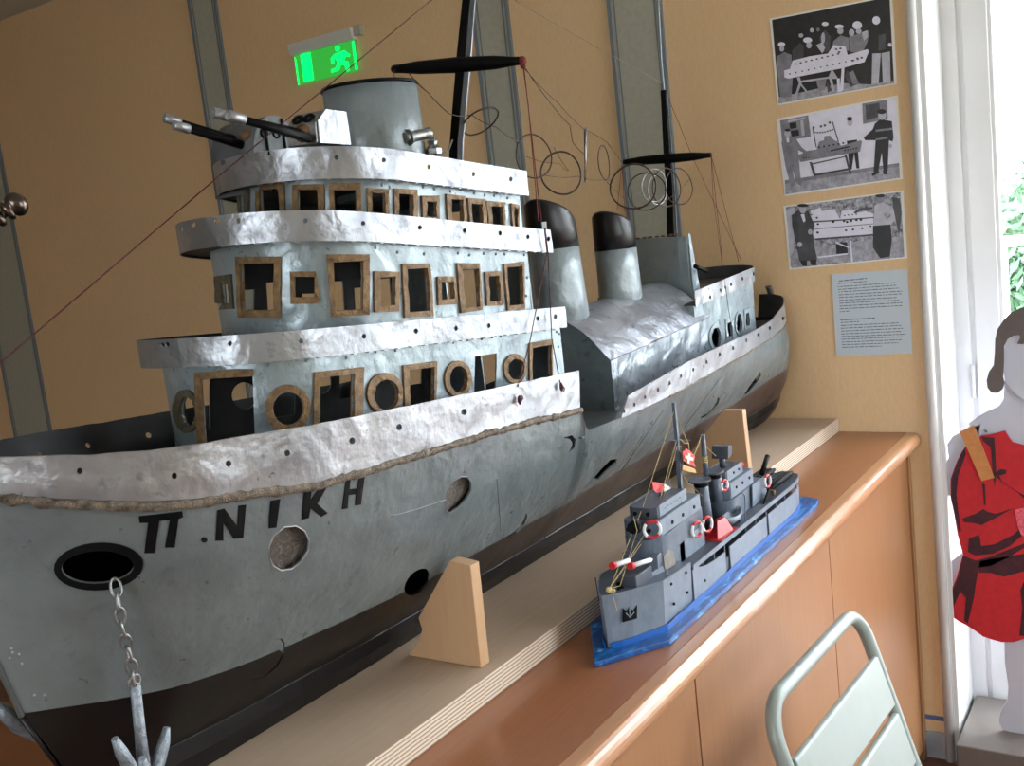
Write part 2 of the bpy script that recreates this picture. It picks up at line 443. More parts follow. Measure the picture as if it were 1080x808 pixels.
dark_stern = [(836,370),(838,374),(836,382),(830,389),(829,388),(833,380)]
hullholes = []
for h in (hawse_i, dens(port1, 2), dens(port2, 2), port3, slot1, flap, cres1, cres2, cres3, cres4, dark_stern):
    q = near.uvpoly(h)
    if q and len(q) > 3: hullholes.append(q)
b = MB(); mi = []
for srf, hs in ((near, hullholes), (farS, [])):
    vs, fs, uvs = srf.mesh(hs)
    b.add(vs, fs, 0, True)
    for f in fs:
        c = sum(uvs[i][1] for i in f)/3; mi.append(1 if c < .3 else 0)
b.m = mi
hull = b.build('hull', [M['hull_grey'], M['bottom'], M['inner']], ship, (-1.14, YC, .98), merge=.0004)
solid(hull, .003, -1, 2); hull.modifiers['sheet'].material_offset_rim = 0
# keel box, black tar
b = MB(); ks = [i/140 for i in range(141)]
rows = []
for u in ks:
    k0, b0 = side(Kc, u, 1), side(Bc, u, 1, .004); k1, b1 = side(Kc, u, -1), side(Bc, u, -1, .004)
    w = noise.noise(V((u*60, 0, 0)))*.0012
    b0.y += w; m0 = k0.lerp(b0, .55); m0.y -= .004*min(1, (YC-k0.y)/.01)
    m1 = V((m0.x, 2*YC-m0.y, m0.z)); tb = b0.copy(); tb.z += .006; tb.y += .004 if YC-b0.y > .006 else 0; tc = V((tb.x, 2*YC-tb.y, tb.z))
    rows.append([k0, m0, b0, tb, tc, b1, m1, k1])
b.loft(rows, 0, True, False)
b.build('keel', M['tar'], ship, merge=.0002)
# bulwarks (silver plate above the deck line), fore and aft
def bulS(c0, c1, sgn, xa, xb, z0=None, lean=0):
    def S(u, v):
        x = xa+(xb-xa)*u
        h0 = c0[0](x); h1 = c1[0](x); za = (z0 or c0[1])(x); zb = c1[1](x)
        n = noise.noise(V((x*14, sgn*5, v*2)))*.0016
        return V((x, YC-sgn*(h0+(h1-h0)*v+.0015+n*min(1, h0/.03)), za+(zb-za)*v+noise.noise(V((x*40, 3, v)))*.0012*v))
    return S
def spaced(n, a, b_, e0=True, e1=True):
    return [((1-math.cos(PI*i/n))/2 if (e0 and e1) else ((i/n)**1.7 if e0 else 1-(1-i/n)**1.7)) for i in range(n+1)]
foreN = Surf(bulS(RB, SH, 1, -2.239, -1.322), 1.1, .065, 110, 6, spaced(110, 0, 1, True, False))
foreF = Surf(bulS(RB, SH, -1, -2.239, -1.322), 1.1, .065, 110, 6, spaced(110, 0, 1, True, False))
fholes = [ell(x, y, 3.0+i*.0, 3.6, 10) for i, (x, y) in enumerate([(84,497),(184,502),(241,489),(303,478),(371.4,465),(420.9,450.6),(489.4,434.5),(548.9,419.8),(593,410.5)])]
fh = [q for q in (foreN.uvpoly(h) for h in fholes) if q]
b = MB()
vs, fs, _ = foreN.mesh(fh); b.add(vs, fs, 0, True)
vs, fs, _ = foreF.mesh([[(u, v) for u, v in h] for h in fh]); b.add(vs, fs, 0, True)
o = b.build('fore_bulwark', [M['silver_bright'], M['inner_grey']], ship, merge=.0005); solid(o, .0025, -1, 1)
xaft = -1.185
aftc1 = (SH[0], pchip([(-1.2,1.224),(-.74,1.240),(-.5,1.240),(-.35,1.243),(-.2,1.262),(-.1,1.279),(-.02,1.284)]), SH[2], SH[3])
def aftSf(sgn):
    S0 = bulS(RB, aftc1, sgn, xaft, -.021, zaft)
    def S(u, v):
        p = S0(u, v)
        if u < .03: p.x += v*.022*(1-u/.03)
        return p
    return S
aftN = Surf(aftSf(1), 1.25, .045, 110, 5, spaced(110, 0, 1, False, True)); aftF = Surf(aftSf(-1), 1.25, .045, 110, 5, spaced(110, 0, 1, False, True))
ah = [aftN.uvpoly(ell(x, y, 1.3, 2.2, 8)) for x, y in [(658,434),(669,427),(680,419),(694,411),(706,404),(718,396.5),(731,390),(745,382),(759,374),(773,367),(787,359),(800,353),(812,346),(826,336),(837,328)]]
ah = [q for q in ah if q]
b = MB(); vs, fs, _ = aftN.mesh(ah); b.add(vs, fs, 0, True); vs, fs, _ = aftF.mesh([]); b.add(vs, fs, 0, True)
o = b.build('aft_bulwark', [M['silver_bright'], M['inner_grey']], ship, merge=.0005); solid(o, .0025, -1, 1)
# rough weld ridge below the fore bulwark
for sgn in (1, -1):
    pts = []; rr = []
    for i in range(160):
        x = -2.238+(-1.32+2.238)*(i/159)**1.25
        pts.append(V((x, YC-sgn*(RB[0](x)+.0005), RB[1](x)-.0025-.003*min(1,max(0,(-1.9-x)/.2))+noise.noise(V((x*25, 1, sgn)))*.002))); rr.append(.0068+.0038*noise.noise(V((x*110, 2, sgn)))-.0015)
    b = MB(); b.tube(pts, .006, 7, 0, rr=rr); b.build('weld_ridge', M['ridge'], ship)
pts = []; rr = []
for i in range(120):
    x = -.98+.95*i/119
    pts.append(V((x, YC-RB[0](x)-.001, zaft(x)-.001+noise.noise(V((x*30, 9, 0)))*.0015))); rr.append(.0022+.0012*noise.noise(V((x*60, 5, 0))))
MB().tube(pts, .002, 6, 0, rr=rr).build('weld_seam', M['ridge'], ship)
# decks
def deckplate(name, xs, hf, zf, t, mat, par):
    b = MB(); n = len(xs); R = []
    for x in xs:
        h = max(.0005, hf(x)); z = zf(x); R.append([V((x, YC-h, z)), V((x, YC+h, z)), V((x, YC+h, z-t)), V((x, YC-h, z-t))])
    return b.loft(R, 0, True, False).build(name, mat, par)
deckplate('fore_deck', [-2.22+(.9)*i/40 for i in range(41)], lambda x: RB[0](x)-.006, lambda x: RB[1](x)-.012, .003, M['inner_grey'], ship)
deckplate('main_deck', [-1.315+(1.28)*i/60 for i in range(61)], lambda x: RB[0](x)-.005, lambda x: zaft(x)-.008, .003, M['deck'], ship)
b = MB(); x = -1.316; h = RB[0](x)-.016
b.box((x-.0015, YC-h, 1.18), (x+.0015, YC+h, RB[1](x)-.012)); b.build('deck_break_plate', M['wall_grey'], ship)

# hull paintwork, hawse and ports
patch(near, hawse_o, 'hawse_rim', M['black'], ship, .0012, .001, 4, holes=[hawse_i])
def recess(surf, poly, name, mat, d):
    p = dens(poly, 2) if len(poly) < 14 else poly; b = MB(); hs = [surf.hit(*q) for q in p]
    nn = sum((h[1] for h in hs), V((0, 0, 0))).normalized(); c = sum((h[0] for h in hs), V((0, 0, 0)))/len(hs)
    pl = [c+(h[0]-c)*1.25-nn*d for h in hs]; n = len(pl)
    b.add([c-nn*(d+.002)]+pl, [(0, 1+i, 1+(i+1) % n) for i in range(n)], 0, True)
    o = b.build(name, mat, ship); solid(o, .0015, 1); return o
recess(near, port1, 'port_filler', M['fibre'], .010)
recess(near, port2, 'port_filler', M['fibre'], .010)
def rim(surf, poly, name, mat, r):
    p = dens(poly, 2) if len(poly) < 14 else poly
    b = MB(); b.tube([surf.hit(*q)[0] for q in p], r, 6, 0, closed=True); return b.build(name, mat, ship)
rim(near, port1, 'port_rim', M['silver_bright'], .0009)
rim(near, port2, 'port_rim', M['hull_grey'], .0009)
letters = {
 'pi': [[(146,544),(192,539),(193,545),(188,547),(187,556),(184,577),(174,577),(179,548),(168,549),(166,562),(163,583),(152,583),(156,551),(147,551)]],
 'stop': [ell(215, 569, 3.2, 3, 12)],
 'nu': [[(229,538),(236,536),(250,555),(251,533),(259,532),(256,567),(246,568),(235,551),(235,570),(227,570)]],
 'iota': [[(285,528),(295,526),(291,556),(283,557)]],
 'kappa': [[(320,517),(328,516),(327,527),(337,513),(345,512),(334,531),(345,541),(338,545),(327,536),(325,546),(318,548)]],
 'eta': [[(364,507),(369,506),(368,516),(376,515),(378,505),(384,503),(380,532),(374,533),(375,521),(367,522),(366,536),(360,537)]]}
for k, pl in letters.items(): patch(near, pl, 'painted_letter', M['black'], ship, .001, .0006, 4)
# rivets and seams on the hull
def rivets(srf_list, pts_, r, mat, par, sc_=(1, 1, 1)):
    for x, y in pts_:
        h = None
        for s_ in srf_list: h = h or s_.hit(x, y)
        if h: b_ = MB(); b_.ball(h[0], r, 0, 7, 4, sc_); b_.build('rivet', mat, par)
rivets([near], [(653,453),(656,448),(661,451),(666,447),(668,443),(673,441),(680,437),(688,432),(694,427),(700,424),(706,420),(713,416),(720,411),(727,407),(735,402),(742,398),(750,393),(36,733),(47,733),(20,690),(13,688),(10,694),(23,700),(12,684)], .0016, M['silver_bright'], ship)
def seam(surf, pts, name='plate_seam', mat='hull_grey', r=.0009, par=None):
    P = [surf.hit(*q) for q in dens(pts, 4, False)]; P = [h[0]+h[1]*.0003 for h in P if h]
    if len(P) > 2: MB().tube(P, r, 5).build(name, M[mat], par or ship)
seam(near, [(412,545),(440,537),(470,527)], mat='hull_grey', r=.0007); seam(near, [(524,505),(526,530),(528,560)], mat='hull_grey')
seam(near, [(762,395),(740,425),(722,450)], mat='tar', r=.0007)
seam(near, [(700,432),(670,475),(655,497)], mat='tar', r=.0006)
# stem plate
P = [side(Bc, 0, 1), side(WLc, 0, 1), side(RB, 0, 1, 0), V((-2.245, YC, 1.378))]
MB().tube([P[1]+V((-.001,0,0)), P[2]+V((-.002,0,0)), P[3]], .003, 6).build('stem_bar', M['hull_grey'], ship)
MB().tube([P[0]+V((-.001,0,0)), P[1]+V((-.001,0,-.001))], .003, 6).build('stem_foot', M['tar'], ship)
# ------------------------------------------------------------------ superstructure of the large ship
def outline(W, xa, xf, L=None, e=2.15, n=90):
    """plan curve: near side aft end -> round the front -> far side aft end"""
    L = L or W; pts = []
    xs = xf+L
    for i in range(n//3): pts.append((xa+(xs-xa)*i/(n//3), YC-W))
    m = n//3+n//3
    for i in range(m+1):
        t = -PI/2+PI*i/m; c, s = math.cos(t), math.sin(t)
        pts.append((xs-L*abs(c)**(2/e), YC+W*(1 if s > 0 else -1)*abs(s)**(2/e)))
    for i in range(1, n//3+1): pts.append((xs+(xa-xs)*i/(n//3), YC+W))
    return pts
def arcparam(pts):
    d = [0]
    for a, c in zip(pts, pts[1:]): d.append(d[-1]+math.hypot(c[0]-a[0], c[1]-a[1]))
    T = d[-1]
    def P(u):
        s = u*T; lo = 0; hi = len(d)-1
        while hi-lo > 1:
            m = (lo+hi)//2
            if d[m] <= s: lo = m
            else: hi = m
        f = (s-d[lo])/(d[hi]-d[lo] or 1); a, c = pts[lo], pts[hi]
        return a[0]+(c[0]-a[0])*f, a[1]+(c[1]-a[1])*f
    return P, T
def front_for(W, zf, target, L=None):
    lo, hi = -2.3, -1.4
    for _ in range(30):
        m = (lo+hi)/2
        px = min(proj((x, y, zf(x)))[0] for x, y in outline(W, -1.2, m, L))
        if px < target: lo = m
        else: hi = m
    return (lo+hi)/2
def wallsurf(W, xa, xf, z0, z1, seed, amp=.0016, L=None):
    ol = outline(W, xa, xf, L); P, T = arcparam(ol)
    def S(u, v):
        x, y = P(u); x2, y2 = P(min(1, u+.002)); x1, y1 = P(max(0, u-.002))
        nx, ny = (y2-y1), -(x2-x1); l = math.hypot(nx, ny) or 1
        z = z0(x)+(z1(x)-z0(x))*v
        d = noise.noise(V((x*16, y*16, z*20+seed)))*amp+noise.noise(V((x*45, y*45, z*30+seed)))*amp*.45
        return V((x+nx/l*d, y+ny/l*d, z))
    return S, T, ol, P
def pz(a, b_): return lambda x: a+b_*x
zb = [(pz(1.2645, -.076), pz(1.2985, -.076)), (pz(1.343, -.110), pz(1.378, -.111)), (pz(1.4455, -.098), pz(1.4765, -.103))]
WB = .1455; WW = .134
band_left = [143, 184.5, 224.5]; wall_left = [171, 221, 250]
band_aft = [at(597, 335, y=YC-WB).x, at(582, 255, y=YC-WB).x, at(556, 192, y=YC-WB).x]
wall_aft = [at(592, 365, y=YC-WW).x, at(559, 300, y=YC-WW).x, at(549, 222, y=YC-WW).x]
XB = [front_for(WB, zb[i][1], band_left[i]) for i in range(3)]
zfl = [lambda x: zdeck(x)-.014 if x < -1.32 else 1.21, lambda x: zb[0][0](x)+.004, lambda x: zb[1][0](x)+.004]
XW = [front_for(WW, zb[i][0], wall_left[i]) for i in range(3)]
# --- windows of the three tiers: (outer outline, hole outline)
def q(*a): return [(a[i], a[i+1]) for i in range(0, len(a), 2)]
T1 = [(ell(197.8,433.4,13.5,23,24,-.08), ell(199.5,434,8,16,24,-.08), 'D'),
      (None, q(212,398, 266.5,397, 269,468, 217,474), ''),
      (ell(303.3,430.5,23.5,25,26), ell(303.8,430.8,16,17.5,26), 'F'),
      (q(331,392.4, 382.4,387.2, 380,452, 329.5,458), q(336.5,398.5, 372.5,394.5, 371.5,456, 336,460), 'F'),
      (ell(404.5,414.8,19,21.7,24), ell(406,416.5,12.8,16,24), 'F'),
      (q(423.6,385.4, 459.7,381, 458,434, 425.5,440), q(430,390.8, 457,387, 456,438, 430.5,444), 'F'),
      (ell(481.7,399.8,14.2,19.4,24), ell(482.4,400,9.4,14,24), 'F'),
      (None, q(501,376, 523.8,372.5, 523,416, 500,420), ''),
      (ell(541.9,388.8,12,15.7,24), ell(543,389.6,8.5,11,24), 'F'),
      (q(557.2,362, 581.3,357.7, 581.3,400, 557,404), q(560.5,367, 580,363.5, 580,402, 560,406), 'F')]
T2 = [(q(228,291.4, 244.8,289, 247.7,325.5, 229.8,326.4), q(234.7,299, 243,299.6, 243,320, 236.5,320), 'D'),
      (q(250.3,270.7, 296.7,270.7, 296.7,334.8, 252.6,334.8), q(254.8,278, 290,277.4, 289.5,327, 256,327), 'F'),
      (q(306.5,286.3, 333.2,286.3, 337.7,320, 307,320.4), q(311,292, 331.7,292, 331.7,313.7, 311,313.7), 'F'),
      (q(344,268.4, 388.5,268.4, 388.5,332, 349.4,334.3), q(351.7,276.8, 381.8,275, 381.8,326.3, 353.4,327.6), 'F'),
      (q(393.5,286, 419.5,286.8, 419.2,328.6, 394,329.3), q(399.5,292.8, 415.5,291.8, 414.9,322, 400,323), 'F'),
      (q(422.6,278.5, 452,277.8, 456,333.6, 425.2,335.3), q(427.6,284, 449.3,282.8, 452,327.6, 429.6,329.6), 'F'),
      (q(459.7,291.8, 478.7,291.8, 480.4,321, 461,322), q(463.7,297.5, 476.4,297.5, 477.7,315.2, 464.3,316), 'F'),
      (q(480.4,277.5, 503.8,277.8, 507.8,327, 484.4,330.3), q(486,284, 502.8,283.5, 505,323.6, 488.7,324.6), 'F'),
      (q(509.8,286.8, 527.2,286, 529.5,322, 512,322.6), q(513.8,291.8, 524.8,291, 526.5,317.6, 515,318), 'F'),
      (q(530,278.5, 551.5,275.8, 552.2,326, 533.9,327.6), q(533,282.5, 549.6,280.8, 550.6,321, 536,322.6), 'F')]
T3 = [(q(252,201, 264,197.5, 264,226, 252.5,226), q(254.5,205.5, 259.5,204.5, 260,228, 255,228), 'D'),
      (q(271,194.7, 300.3,190.4, 301.8,228, 271.5,228), q(274.8,200.3, 294.7,198.8, 297,230, 276.5,230), 'F'),
      (q(309.2,194.7, 342,194.3, 342.6,228, 309.6,228), q(314.2,200.3, 335.2,200.3, 336,230, 315,230), 'F'),
      (q(346.7,193, 379.8,193, 380.5,228, 348.6,228), q(352,200.6, 375,201, 375.5,230, 353.8,230), 'F'),
      (q(386.5,198.7, 408.8,199.6, 409.3,232, 387.4,232), q(391.5,203.7, 405,204.3, 405.6,234, 392,234), 'F'),
      (q(414.4,199, 438.5,200.2, 439,236, 415.3,236), q(419.4,204.7, 433.9,205.6, 434.2,238, 419.4,238), 'F'),
      (q(443,206.5, 461.7,206.5, 461.7,234, 444.4,234), q(448,212.6, 458.4,213, 459,229, 449,229), 'F'),
      (q(469,204.7, 489.2,207, 491.4,239, 471.4,239), q(474.3,210.2, 486.8,211, 487.5,241, 476,241), 'F'),
      (q(491.8,209, 510,209.9, 512.8,240, 494.2,240), q(495.5,214.9, 506.7,215.4, 508,242, 497,242), 'F'),
      (q(511.5,211.7, 530.8,213.6, 532.3,243, 514,243), q(517,217.3, 529,218.2, 530,245, 518.3,245), 'F'),
      (q(537.5,214.5, 546,216.4, 546,243, 539.3,243), q(540.5,219.5, 544.5,220, 544.3,245, 541.6,245), 'F')]
tiers = []
for k, wins in enumerate((T1, T2, T3)):
    S, T, ol, P = wallsurf(WW, wall_aft[k], XW[k], zfl[k], lambda x, k=k: zb[k][0](x)+.006, k*11.3)
    srf = Surf(S, T, .12, 220, 14)
    holes = []
    for outer, inner, fr in wins:
        h = srf.uvpoly(dens(inner, 5) if len(inner) < 12 else inner)
        if h and len(h) > 3:
            h = [(u, max(.004, min(.996, v))) for u, v in h]
            holes.append(h)
            mh = [(1-u, v) for u, v in h][::-1]
            if min(u for u, v in mh) > max(u for u, v in h)+.01: holes.append(mh)
    # the mirrored openings must not overlap the near ones at the bow
    keep = []
    for h in holes:
        lo, hi = min(u for u, v in h), max(u for u, v in h)
        if all(hi < a-.003 or lo > c+.003 for a, c in [(min(u for u, v in g), max(u for u, v in g)) for g in keep]) or h in holes[:0]: keep.append(h)
    vs, fs, _ = srf.mesh(keep)
    nm = ('lower_deckhouse', 'middle_deckhouse', 'upper_deckhouse')[k]
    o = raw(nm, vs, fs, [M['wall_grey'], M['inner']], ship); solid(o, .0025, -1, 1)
    tiers.append((o, srf))
    # aft end wall with a doorway
    xa = wall_aft[k]; z0 = zfl[k](xa); z1 = zb[k][0](xa)+.006; b = MB()
    b.box((xa-.0015, YC-WW, z0), (xa+.0015, YC-.03, z1)); b.box((xa-.0015, YC+.03, z0), (xa+.0015, YC+WW, z1)); b.box((xa-.0015, YC-.03, z0+(z1-z0)*.8), (xa+.0015, YC+.03, z1))
    b.build('end_wall', M['wall_grey'], ship)
    for outer, inner, fr in wins:
        if not fr: continue
        f = frame_ring(srf, outer, inner, 'window_frame', M['frame_dark' if fr == 'D' else 'frame'], o, .0035)
    if k == 0:
        for pl in (q(207,393, 266.7,389, 266.7,396.5, 207,400), q(207,398, 213.5,398, 217,472, 211,474)):
            p = patch(srf, pl, 'window_frame', M['frame'], o, .002, .004, 4)
    # rivets under each band
    rv = [[(196,392),(283,385),(323,380),(365,377.5),(396,371),(417,369.5),(442,363),(478,361),(493,358.5),(508,357.5),(519,355.5),(528,354.5),(587,350),(589,366),(590,352),(588,388)],
          [(281,257),(346.5,262),(396,261),(419,266),(447,268),(483,267),(495,269),(510,267.5),(523,268),(532,268),(553,269),(556,293),(555,312)],
          [(403,195),(411,197.5),(446,197),(486,200),(500,204),(511,206),(521,206.5),(535,209),(458,199),(475,202)]][k]
    rivets([srf], rv, .0024, M['wall_grey'], o)
    # deck plate and silver dodger band of the level above
    olb = outline(WB, band_aft[k], XB[k]); Pb, Tb = arcparam(olb)
    olp = outline(WB-.002, band_aft[k], XB[k]+.002); n = len(olp); zlo, zhi = zb[k]
    b = MB(); b.add([V((x, y, zlo(x)+.0035)) for x, y in olp]+[V((x, y, zlo(x)+.0065)) for x, y in olp], [list(range(n)), list(range(n, 2*n))]+[(i, (i+1) % n, (i+1) % n+n, i+n) for i in range(n)])
    b.build(('lower', 'middle', 'upper')[k]+'_bridge_deck', M['inner_grey'], ship)
    Sb, Tb, _, _ = wallsurf(WB, band_aft[k], XB[k], zlo, zhi, 40+k*7, .0018)
    bs = Surf(Sb, Tb, .034, 220, 5)
    hp = [[(176.4,363.4),(242.5,362.3),(317.4,359.8),(383.8,354.7),(438.6,349.3),(481,346.3),(515.5,343.6),(567,336),(585.7,334)],
          [(204,237),(251.4,233),(322,233),(382.8,235.5),(442.8,240),(490,243.3),(527.3,246),(556.8,249.8),(578.7,252)],
          [(235.7,171),(288,162.6),(355,166),(404.7,169),(451.9,176),(499.2,183.9),(538.8,188.9)]][k]
    bh = [bs.uvpoly(ell(x, y, 2.3 if x < 450 else 1.8, 2.7, 10)) for x, y in hp]; bh = [h for h in bh if h]
    vs, fs, _ = bs.mesh(bh+[[(1-u, v) for u, v in h][::-1] for h in bh])
    o2 = raw(('lower', 'middle', 'upper')[k]+'_bridge_dodger', vs, fs, [M['silver'] if k < 2 else M['silver'], M['inner_grey']], ship); solid(o2, .002, -1, 1)
    # bent tabs holding the band to the deck plate
    for i in range(26):
        u = .02+.46*i/25; x, y = Pb(u); x2, y2 = Pb(u+.006)
        d = V((x2-x, y2-y, zlo(x2)-zlo(x))); inn = V((-(y2-y), x2-x, 0)).normalized()
        if inn.dot(V((-1.6-x, YC-y, 0))) < 0: inn = -inn
        p = V((x, y, zlo(x)-.0006)); w = d*.8
        b = MB(); b.prism([p, p+w, p+w+inn*.006, p+inn*.006], (0, 0, -.0007)); b.build('bent_tab', M['silver_bright'], o2)

# ---- top bridge: director drum, stub, gun turrets
z3 = lambda x: zb[2][0](x)+.0065
cx = at(392, 110, y=YC).x; r = (at(441, 110, y=YC).x-at(343, 110, y=YC).x)/2*.66
ztop = at(392, 93, y=YC).z
b = MB(); ring = lambda R, z, n=40: [V((cx+R*math.cos(2*PI*i/n), YC+R*math.sin(2*PI*i/n), z)) for i in range(n)]
b.loft([ring(r, z3(cx)-.006), ring(r, ztop), ring(r-.002, ztop), ring(r-.002, z3(cx)+.002)], 0, True)
drum = b.build('director_drum', M['stack_grey'], ship)
MB().tube(ring(r, ztop, 48), .0028, 6, 0, closed=True).build('drum_rim', M['black'], drum)
MB().tube([V((cx+r*math.cos(-.95), YC+r*math.sin(-.95), z3(cx))), V((cx+r*math.cos(-.95), YC+r*math.sin(-.95), ztop))], .0012, 5).build('drum_seam', M['stack_grey'], drum)
aa = min([-1.9+.02*i for i in range(38)], key=lambda t: abs(proj((cx+r*math.cos(t), YC+r*math.sin(t), 1.69))[0]-428))
p0 = V((cx+r*math.cos(aa), YC+r*math.sin(aa), 0)); p0.z = at(428, 145.5, x=p0.x).z
e = at(452, 140.5, y=p0.y-.004); dirv = (e-p0)
MB().tube([p0-dirv*.15, p0, p0+dirv*.96, p0+dirv], .0095, 12, 0, rr=[.008, .008, .008, .0088]).build('stub_pipe', M['galv'], drum)
b = MB(); b.tube([p0-dirv*.02, p0+dirv*.06], .012, 12); b.build('stub_flange', M['galv'], drum)
c = at(457, 157, y=p0.y); b = MB()
b.loft([[c+V((R*math.cos(a), R*math.sin(a), h)) for a in [2*PI*i/6 for i in range(6)]] for R, h in ((.004,-.014),(.012,-.008),(.0125,0),(.006,.006),(.008,.011),(.003,.018))], 0, True, False)
b.build('searchlight_knob', M['galv'], ship)
MB().tube([c+V((.002, 0, .008)), at(466, 160, y=YC-.03), at(472, 160, y=YC-.02), at(477, 148, y=YC-.012)], .0018, 6).build('bent_rod', M['galv'], ship)

def turret(poly, y0, y1, dx):
    """armoured gun house: side outline in photograph pixels at depth y0, running to y1"""
    P = [at(px, py, y=y0) for px, py in poly]; b = MB(); n = len(P)
    far = [V((p.x+dx, y1, p.z)) for p in P]
    b.add(P+far, [list(range(n)), [i+n for i in range(n)][::-1]]+[(i, (i+1) % n, (i+1) % n+n, i+n) for i in range(n)])
    return P, far, b
# near turret: white end plate nearest the camera's side
P, far, b = turret([(333.3,127.5),(342,115.5),(363.4,118.3),(368.5,153),(335.6,151)], .293, .338, -.008)
t1 = b.build('gun_turret', M['galv'], ship, bevel=.002)
b = MB(); b.add([p+V((0, -.0022, 0)) for p in P], [list(range(5))]); o = b.build('end_plate', M['silver'], t1); solid(o, .002, 0)
fa, fb = (P[0]+far[0])/2, (P[1]+far[1])/2
for t in (.32, .68):
    c = P[1].lerp(far[1], t)*.35+P[0].lerp(far[0], t)*.65; nrm = (far[0]-P[0]).cross(P[1]-P[0]).normalized()
    if nrm.dot(CAM-c) < 0: nrm = -nrm
    u = (far[0]-P[0]).normalized(); w = nrm.cross(u)
    MB().tube([c+nrm*.001+(u*math.cos(a)+w*math.sin(a))*.0062 for a in [2*PI*i/16 for i in range(16)]], .0022, 6, 0, closed=True).build('sight_port', M['black'], t1)
# front mantlet with rusty opening
b = MB(); c = at(320, 141, y=.315); b.ball(c, .012, 0, 12, 8); b.build('gun_mantlet', M['rust'], t1)
def barrel(tip, root, ytip, yroot, mid, par, r=.0045):
    A = at(*tip, y=ytip); Bp = at(*root, y=yroot); Mx = A.lerp(Bp, mid)
    o = MB().tube([Bp, Mx], r, 10, 0, rr=[r*1.35, r]).build('gun_barrel', M['black'], par)
    b = MB(); b.tube([Mx, A], r*1.35, 10); b.tube([A, A+(A-Bp).normalized()*.001], r*.5, 8); b.build('white_muzzle', M['silver_bright'], o)
barrel((224,118.5), (320,142), .318, .312, .17, t1); barrel((240,121), (326,146), .305, .300, .19, t1)
# far turret: rounded house
yc2 = .455; cA = at(276, 150, y=yc2); hT = at(280, 124.5, y=yc2-.02).z-z3(cA.x)+.004; Lr = (at(306, 140, y=yc2).x-at(250, 140, y=yc2).x)
b = MB(); rows = []
for i in range(15):
    t = PI*i/14
    rows.append([V((cA.x-.012+.047*-math.cos(t), yc2+s*.042, z3(cA.x)-.004+hT*math.sin(t)**.55)) for s in (-1, -.5, 0, .5, 1)])
b.loft(rows, 0, True, True, closed=False)
n5 = 5; m_ = len(b.v)
b.f.append([i*n5 for i in range(15)]); b.m.append(0); b.sm.append(False)
b.f.append([i*n5+4 for i in range(15)][::-1]); b.m.append(0); b.sm.append(False)
t2 = b.build('gun_turret', M['deck'], ship)
for xx in (-.02, .012):
    MB().tube([V((cA.x-.012+xx, yc2-.043, z3(cA.x)-.004)), V((cA.x-.012+xx, yc2-.0435, z3(cA.x)-.006+hT*(1-(xx/.047)**2)**.28))], .0018, 5).build('turret_strap', M['black'], t2)
c = at(261, 143, y=.43); MB().ball(c+V((0, .0, 0)), .009, 0, 10, 6).build('gun_mantlet', M['rust'], t2)
for dx_ in (-.022, .0): disc_c = V((cA.x-.012+dx_, yc2-.0425, z3(cA.x)+hT*.72)); MB().tube([disc_c+V((.0055*math.cos(a), 0, .0055*math.sin(a))) for a in [2*PI*i/14 for i in range(14)]], .0016, 6, 0, closed=True).build('sight_port', M['black'], t2)
barrel((173,124), (258,151), .475, .452, .19, t2); barrel((183,131.5), (262,155), .455, .435, .2, t2)

# ---- masts and yards
def px_poly_prism(cl, y, wx, name, mat, par, dy):
    """square post through photograph points (px,py,half width in metres)"""
    rows = []
    for (px, py, w) in cl:
        p = at(px, py, y=y); rows.append([p+V((a*w, c*dy*w/wx, 0)) for a, c in ((-1,-1),(1,-1),(1,1),(-1,1))])
    return MB().loft(rows, 0, True, False).build(name, mat, par, bevel=.001)
mast1 = px_poly_prism([(480.3,176,.0072),(481,150,.0072),(488.5,62,.0078),(494,0,.007),(500,-70,.006)], YC, .0075, 'fore_mast', M['black'], ship, .009)
b = MB()   # silver painted after edge
rows = []
for (px, py, w) in [(480.3,172,.0072),(481,150,.0072),(488.5,62,.0078),(494,0,.007),(500,-70,.006)]:
    p = at(px, py, y=YC); dy = .009*w/.0075
    rows.append([p+V((w*1.0+.0002, -dy*1.03, 0)), p+V((w*1.06+.0008, -dy*1.03, 0)), p+V((w*1.06+.0008, dy, 0)), p+V((w+.0002, dy, 0))])
b.loft(rows, 0, True, False); b.build('silver_edge', M['silver_bright'], mast1)
def yard(a, bb, r, par, name='yard'):
    A, B_ = V(a), V(bb); pts = [A.lerp(B_, t) for t in (0, .06, .2, .5, .8, .94, 1)]
    return MB().tube(pts, r, 10, 0, rr=[r*.55, r*.6, r*.85, r, r*.85, r*.55, r*.5]).build(name, M['black'], par)
xm = at(488, 66, y=YC).x
Y1a, Y1b = at(416, 73, x=xm-.012), at(551, 64, x=xm-.012)
y1 = yard(Y1a, Y1b, .013, mast1)
b = MB(); b.ball(Y1b, .0075, 0, 8, 5); b.ball(Y1b+V((0, 0, -.008)), .005, 0, 8, 5); b.build('thread_knot', M['thread_red'], y1)
b = MB(); b.ball(Y1a, .007, 0, 8, 5); b.build('thread_knot', M['wire'], y1)
mast2 = px_poly_prism([(711.5,318,.0085),(710,290,.008),(707,200,.0068),(704.5,165,.0068),(700,95,.005)], YC, .0075, 'aft_mast', M['black'], ship, .009)
px_poly_prism([(700,96,.0028),(697,60,.0026),(692.5,-30,.0022)], YC, .0075, 'topmast_rod', M['stack_grey'], mast2, .007)
b = MB(); rows = []
for (px, py, w) in [(711.5,300,.0082),(707,200,.0068),(704.5,165,.0068),(700,95,.005)]:
    p = at(px, py, y=YC); dy = .009*w/.0075
    rows.append([p+V((w+.0002, -dy, 0)), p+V((w+.0015, -dy, 0)), p+V((w+.0015, dy, 0)), p+V((w+.0002, dy, 0))])
b.loft(rows, 0, True, False); b.build('silver_edge', M['silver_bright'], mast2)
xm2 = at(705, 168, y=YC).x
